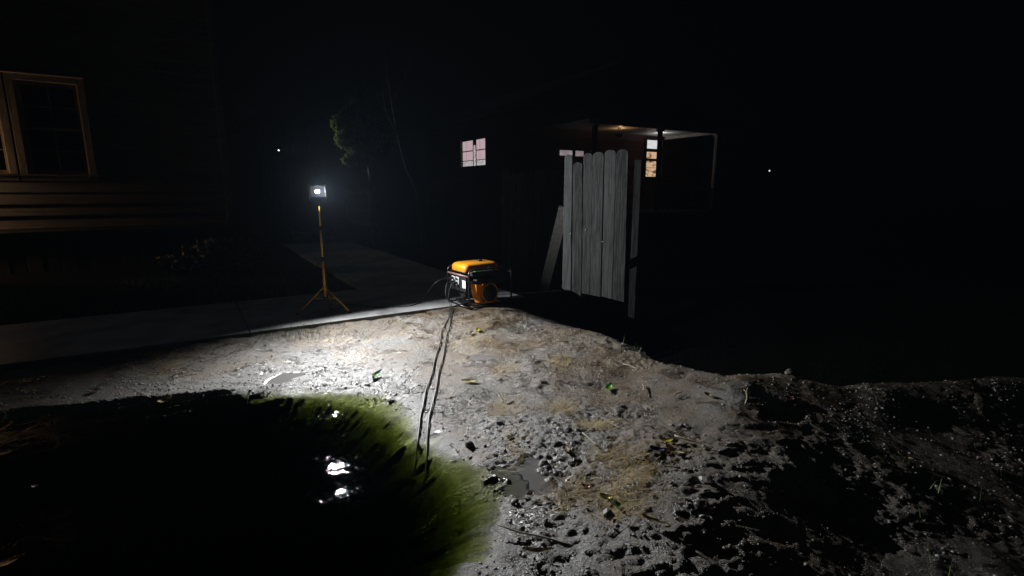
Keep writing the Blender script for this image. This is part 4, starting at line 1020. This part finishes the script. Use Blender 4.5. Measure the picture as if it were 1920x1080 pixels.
LEAVES = [(1142, 731, .15, .03, 'green', 10, 'bright green leaf lying on the mud right of centre'),
          (706, 706, .13, .035, 'green', 60, 'vivid green leaf on the bright mud above the pond edge'),
          (879, 718, .14, .032, 'yellow', 40, 'yellow green leaf on the mud right of the two cables'),
          (897, 622, .12, .03, 'yellow', 20, 'small yellow leaf on the mud just in front of the generator'),
          (884, 628, .10, .025, 'pale', -30, 'pale dry leaf touching the small yellow leaf before the generator'),
          (1250, 831, .09, .022, 'yellow', 10, 'yellow leaf beside the dark blue scrap on the mud'),
          (1232, 848, .10, .022, 'blue', -25, 'dark blue scrap lying on the mud at right'),
          (1138, 940, .075, .02, 'yellow', 50, 'yellow leaf standing in the straw at lower centre right'),
          (1100, 918, .06, .016, 'red', 5, 'dull red leaf in the straw at lower centre'),
          (1265, 850, .13, .018, 'pale', -20, 'long pale dry leaf right of the dark blue scrap'),
          (1062, 845, .11, .02, 'pale', 60, 'grey dry leaf lying among stones above the small puddle'),
          (1160, 955, .05, .015, 'green', 20, 'small green leaf under the yellow leaf at lower centre right'),
          (1330, 745, .08, .02, 'pale', 30, 'pale curled leaf on the dim mud below the crest'),
          (1480, 752, .08, .02, 'brown', -20, 'brown leaf on the dim mound at right'),
          (1695, 862, .10, .03, 'pale', 15, 'dim pale leaf on the dark mud far right'),
          (310, 752, .10, .022, 'pale', 20, 'pale dry leaf at the left rim of the pond'),
          (178, 735, .09, .025, 'brown', 40, 'brown leaf on the dim mud at left'),
          (1230, 985, .14, .012, 'pale', 8, 'narrow pale leaf at lower right of the straw'),
          (1010, 1040, .12, .013, 'pale', 14, 'narrow pale dry leaf near the lower edge beside the pond')]
for (u, v_, L_, W_, m, rz, lab) in LEAVES:
    bm = leaf_bm(L_, W_, random.uniform(.006, .016), 1 if random.random() < .4 else 0)
    o_ = obj('fallen_leaf' if m != 'blue' else 'plastic_scrap', bm, LM[m], smooth=True); lay(o_, u, v_, .012, R(rz)); tag(o_, lab, 'leaf' if m != 'blue' else 'scrap', 'leaves fallen on the mud' if m != 'blue' else None)
for (u, v_, L_, lab, rz) in ((12, 848, .11, 'reddish leaf floating near the left edge of the pond', 20), (18, 1052, .10, 'reddish lobed leaf floating in the lower left corner of the pond', 40), (67, 912, .04, 'tiny pale leaf floating on the dark water at left', 0)):
    p = gp(u, v_, WATER_Z + .012); o_ = obj('floating_leaf', leaf_bm(L_, L_ * .24, .006, 1), LM['brown'] if L_ > .05 else LM['pale'], smooth=True, loc=p, rot=(R(8), R(-5), R(rz))); tag(o_, lab, 'leaf', 'leaves floating on the pond')
# twigs
TW = [(1105, 828, .22, 40, 'thin straight twig between the puddle and the straw'), (1150, 800, .16, 60, 'short pale twig above the yellow straw'), (1272, 742, .10, 55, 'short pale twig upright on the mud below the gate post'),
      (1300, 832, .24, -15, 'curved pale twig on the mud right of the leaves'), (1255, 880, .12, -55, 'pale chip of wood below the dark blue scrap'), (1400, 745, .3, 12, 'dim twig lying along the mound at right'), (940, 750, .14, -35, 'dry grass stalk right of the cables'),
      (1205, 732, .2, 25, 'grey twig right of the bright green leaf'), (1180, 690, .16, 30, 'dark twig on the mud left of the gate post'), (1000, 1010, .38, 14, 'long pale stick at the lower edge of the mud'), 
      (245, 690, .2, 30, 'dim twig on the brown mud left of the pond'), (925, 605, .2, -8, 'pale twig in front of the generator')]
M_TWIG = simple('dry_twig', (.36, .31, .23), (.2, .17, .12), .7, 20)
for (u, v_, L_, rz, lab) in TW:
    bm = new(); j = lambda: random.uniform(-.01, .01)
    tube(bm, curve_pts([(-L_ / 2, 0, 0), (-L_ * .15, j(), .006), (L_ * .2, j(), .004), (L_ / 2, j(), .008)], 3), .006, 6, .0025)
    tube(bm, [(L_ * .1, 0, .005), (L_ * .25, .03, .012)], .003, 5, .0015)
    o_ = obj('twig', bm, M_TWIG, smooth=True); lay(o_, u, v_, .012, R(rz)); tag(o_, lab, 'twig', 'twigs on the mud')
# stones
def rock_bm(sx, sy, sz, sub=2, jag=.18):
    bm = new(); bmesh.ops.create_icosphere(bm, subdivisions=sub, radius=1)
    for v_ in bm.verts:
        n = 1 + jag * random.uniform(-1, 1); v_.co = Vector((v_.co.x * sx * n, v_.co.y * sy * n, max(v_.co.z, -.5) * sz * n))
    return bm
M_ROCK = simple('grey_stone', (.22, .215, .20), (.10, .098, .09), .55, 9, bstr=.5, bscale=30, bd=.006)
ST = [(1020, 872, .035, .03, .03, 'small white stone at the edge of the puddle'), (958, 757, .03, .025, .02, 'small pale stone in the middle of the mud'),
      (965, 944, .024, .02, .018, 'pale stones lump where the puddle meets the pond rim'), (1140, 968, .03, .025, .03, 'grey pebble below the yellow leaf'), (1325, 905, .05, .03, .025, 'dim grey stone at the edge of the lit mud'), (1140, 848, .02, .02, .015, 'pale pebble beside the thin straight twig'),
      (1480, 700, .06, .05, .045, 'stone on the crest beside the dip'), (880, 835, .03, .03, .025, 'pale stone on the pond rim right of the cables')]
for (u, v_, sx, sy, sz, lab) in ST:
    bm = rock_bm(sx, sy, sz, 2, .12); o_ = obj('stone', bm, M_ROCK, smooth=False); lay(o_, u, v_, sz * .15, random.uniform(0, 3)); tag(o_, lab, 'stone', 'stones on the mud')
    if sx > .2: o_.data.materials[0] = MW_BARK
# gravel (uncountable)
def scatter_stones(n, accept, smin, smax):
    t_ = (1 + 5 ** .5) / 2
    ico = np.array([(-1, t_, 0), (1, t_, 0), (-1, -t_, 0), (1, -t_, 0), (0, -1, t_), (0, 1, t_), (0, -1, -t_), (0, 1, -t_), (t_, 0, -1), (t_, 0, 1), (-t_, 0, -1), (-t_, 0, 1)]) / math.sqrt(1 + t_ * t_)
    fc = np.array([(0, 11, 5), (0, 5, 1), (0, 1, 7), (0, 7, 10), (0, 10, 11), (1, 5, 9), (5, 11, 4), (11, 10, 2), (10, 7, 6), (7, 1, 8), (3, 9, 4), (3, 4, 2), (3, 2, 6), (3, 6, 8), (3, 8, 9), (4, 9, 5), (2, 4, 11), (6, 2, 10), (8, 6, 7), (9, 8, 1)])
    x, y = accept(n); z, al, pu = hza(x, y); k = (pu < .3) & (al < .5); x, y, z = x[k], y[k], z[k]; n = len(x)
    s_ = smin * (smax / smin) ** (rng.random(n) ** 2.2)
    vv = ico[None] * (1 + .25 * rng.uniform(-1, 1, (n, 12, 1))) * np.stack([s_ * rng.uniform(.8, 1.5, n), s_ * rng.uniform(.8, 1.3, n), s_ * rng.uniform(.5, .9, n)], 1)[:, None, :]
    a = rng.uniform(0, 2 * PI, n); c_, s2 = np.cos(a)[:, None], np.sin(a)[:, None]
    vx = vv[..., 0] * c_ - vv[..., 1] * s2; vy = vv[..., 0] * s2 + vv[..., 1] * c_
    P = np.stack([vx + x[:, None], vy + y[:, None], vv[..., 2] + (z - s_ * .12)[:, None]], -1).reshape(-1, 3)
    return P, (fc[None] + (np.arange(n) * 12)[:, None, None]).reshape(-1, 3)
def acc(n):
    x = rng.uniform(-5, 4.6, n * 3); y = rng.uniform(1.2, 6.2, n * 3)
    s_, tt = to_ab(x, y); d, _, _ = poly_dist(x, y, POND, True)
    den = .22 + .9 * np.exp(-((d - .2) / .25) ** 2) + .6 * sstep(fbm(x * 1.5, y * 1.5, 2), .1, .5)
    k = (tt < -.08) & (rng.random(n * 3) < den * .7); return x[k][:n], y[k][:n]
P, Fc = scatter_stones(26000, acc, .0028, .0125)
tag(npmesh('gravel', P, Fc, M_ROCK), 'small wet stones scattered over the mud and along the pond rim', 'gravel', kind='stuff')
# straw and dry grass (uncountable)
def blades(x, y, z, L_, w_, ang, rise, bend=.0):
    n = len(x); d = np.stack([np.cos(ang) * np.cos(rise), np.sin(ang) * np.cos(rise), np.sin(rise)], 1) * L_[:, None]
    sd = np.stack([-np.sin(ang), np.cos(ang), np.zeros(n)], 1) * w_[:, None]
    p = np.stack([x, y, z], 1); mid = p + d * .55; mid[:, 2] += bend * L_; tip = p + d
    P = np.stack([p - sd, p + sd, mid + sd * .8, mid - sd * .8, tip], 1).reshape(-1, 3)
    o = (np.arange(n) * 5)[:, None]
    F3 = np.concatenate([o + [[0, 1, 2]], o + [[0, 2, 3]], o + [[3, 2, 4]]]).reshape(-1, 3)
    return P, F3
M_STRAW = simple('dry_straw', (.42, .31, .12), (.20, .14, .06), .6, 5, bstr=0)
M_GRASS = simple('green_grass', (.11, .19, .05), (.05, .09, .02), .5, 3, bstr=0)
sx_, sy_, ang_ = [], [], []
for (u, v_, ru, rv, n) in ((1035, 764, 42, 14, 200), (1150, 860, 55, 32, 330), (1065, 918, 50, 30, 300), (1175, 905, 60, 40, 200), (1110, 795, 45, 12, 150), (1150, 945, 50, 40, 330), (940, 690, 30, 10, 90), (1040, 680, 30, 12, 100), (930, 762, 28, 16, 120), (290, 665, 60, 14, 200), (310, 690, 45, 20, 160), (620, 640, 60, 12, 120), (885, 635, 40, 10, 120), (960, 830, 30, 40, 100), (90, 700, 90, 20, 160), (940, 640, 60, 20, 100)):
    for k in range(n):
        uu, vv_ = random.gauss(u, ru * .55), random.gauss(v_, rv * .55); p = gp(uu, vv_, -.06); sx_.append(p.x); sy_.append(p.y); ang_.append(random.gauss(R(25), 1.0))
sx_, sy_ = np.array(sx_), np.array(sy_); z_, al_, _ = hza(sx_, sy_); k = al_ < .5
P, F3 = blades(sx_[k], sy_[k], z_[k] + .006, rng.uniform(.04, .13, k.sum()), rng.uniform(.0008, .0022, k.sum()), np.array(ang_)[k], rng.uniform(0, .35, k.sum()), .04)
tag(npmesh('straw', P, F3, M_STRAW), 'flattened dry straw and dead grass strewn over the mud', 'straw', kind='stuff')
# grass tuft at the slab edge and sparse grass bottom right and round the post
gx_, gy_, gl_ = [], [], []
for k in range(420):
    p = gp(random.gauss(555, 38), random.uniform(606, 640), -.05); gx_.append(p.x); gy_.append(p.y); gl_.append(random.uniform(.03, .11))
for k in range(40):
    p = gp(random.uniform(1640, 2000), random.uniform(900, 1150), -.35); gx_.append(p.x); gy_.append(p.y); gl_.append(random.uniform(.04, .13))
for k in range(40):
    p = gp(random.gauss(1215, 40), random.uniform(610, 690), -.1); gx_.append(p.x); gy_.append(p.y); gl_.append(random.uniform(.03, .10))
gx_, gy_, gl_ = map(np.array, (gx_, gy_, gl_)); z_, _, _ = hza(gx_, gy_)
P, F3 = blades(gx_, gy_, z_, gl_, rng.uniform(.001, .0025, len(gx_)), rng.uniform(0, 2 * PI, len(gx_)), rng.uniform(.9, 1.5, len(gx_)), -.02)
tag(npmesh('grass', P, F3, M_GRASS), 'sparse green grass blades at the slab edge and round the post', 'grass', kind='stuff')
# lawn grass between slab and house
n = 9000; s_ = rng.uniform(-7, PATH_L - .05, n); tt = rng.uniform(SLAB_W + .05, SLAB_W + 3.2, n)
x = SLAB_O.x + A.x * s_ + B.x * tt; y = SLAB_O.y + A.y * s_ + B.y * tt
P, F3 = blades(x, y, np.full(n, -.054), rng.uniform(.03, .09, n), rng.uniform(.0015, .003, n), rng.uniform(0, 2 * PI, n), rng.uniform(.7, 1.5, n), -.02)
tag(npmesh('lawn_grass', P, F3, M_GRASS), 'dark mown grass between the slab and the clapboard house', 'grass', kind='stuff')
# ------------------------------------------------------------------ thin night haze
M_HAZE, t, b = mat('thin_haze'); t.nodes.remove(b)
pv = N(t, 'ShaderNodeVolumePrincipled'); pv.inputs['Density'].default_value = 0.00052; pv.inputs['Color'].default_value = (0.6, 0.78, 1.0, 1); pv.inputs['Anisotropy'].default_value = 0.0
t.links.new(pv.outputs[0], t.nodes['Material Output'].inputs['Volume'])
bm = new(); box(bm, (0, 0, 3.5), (126, 126, 13.0)); hzo = obj('haze', bm, M_HAZE); tag(hzo, kind='stuff')
hzo.display_type = 'WIRE'
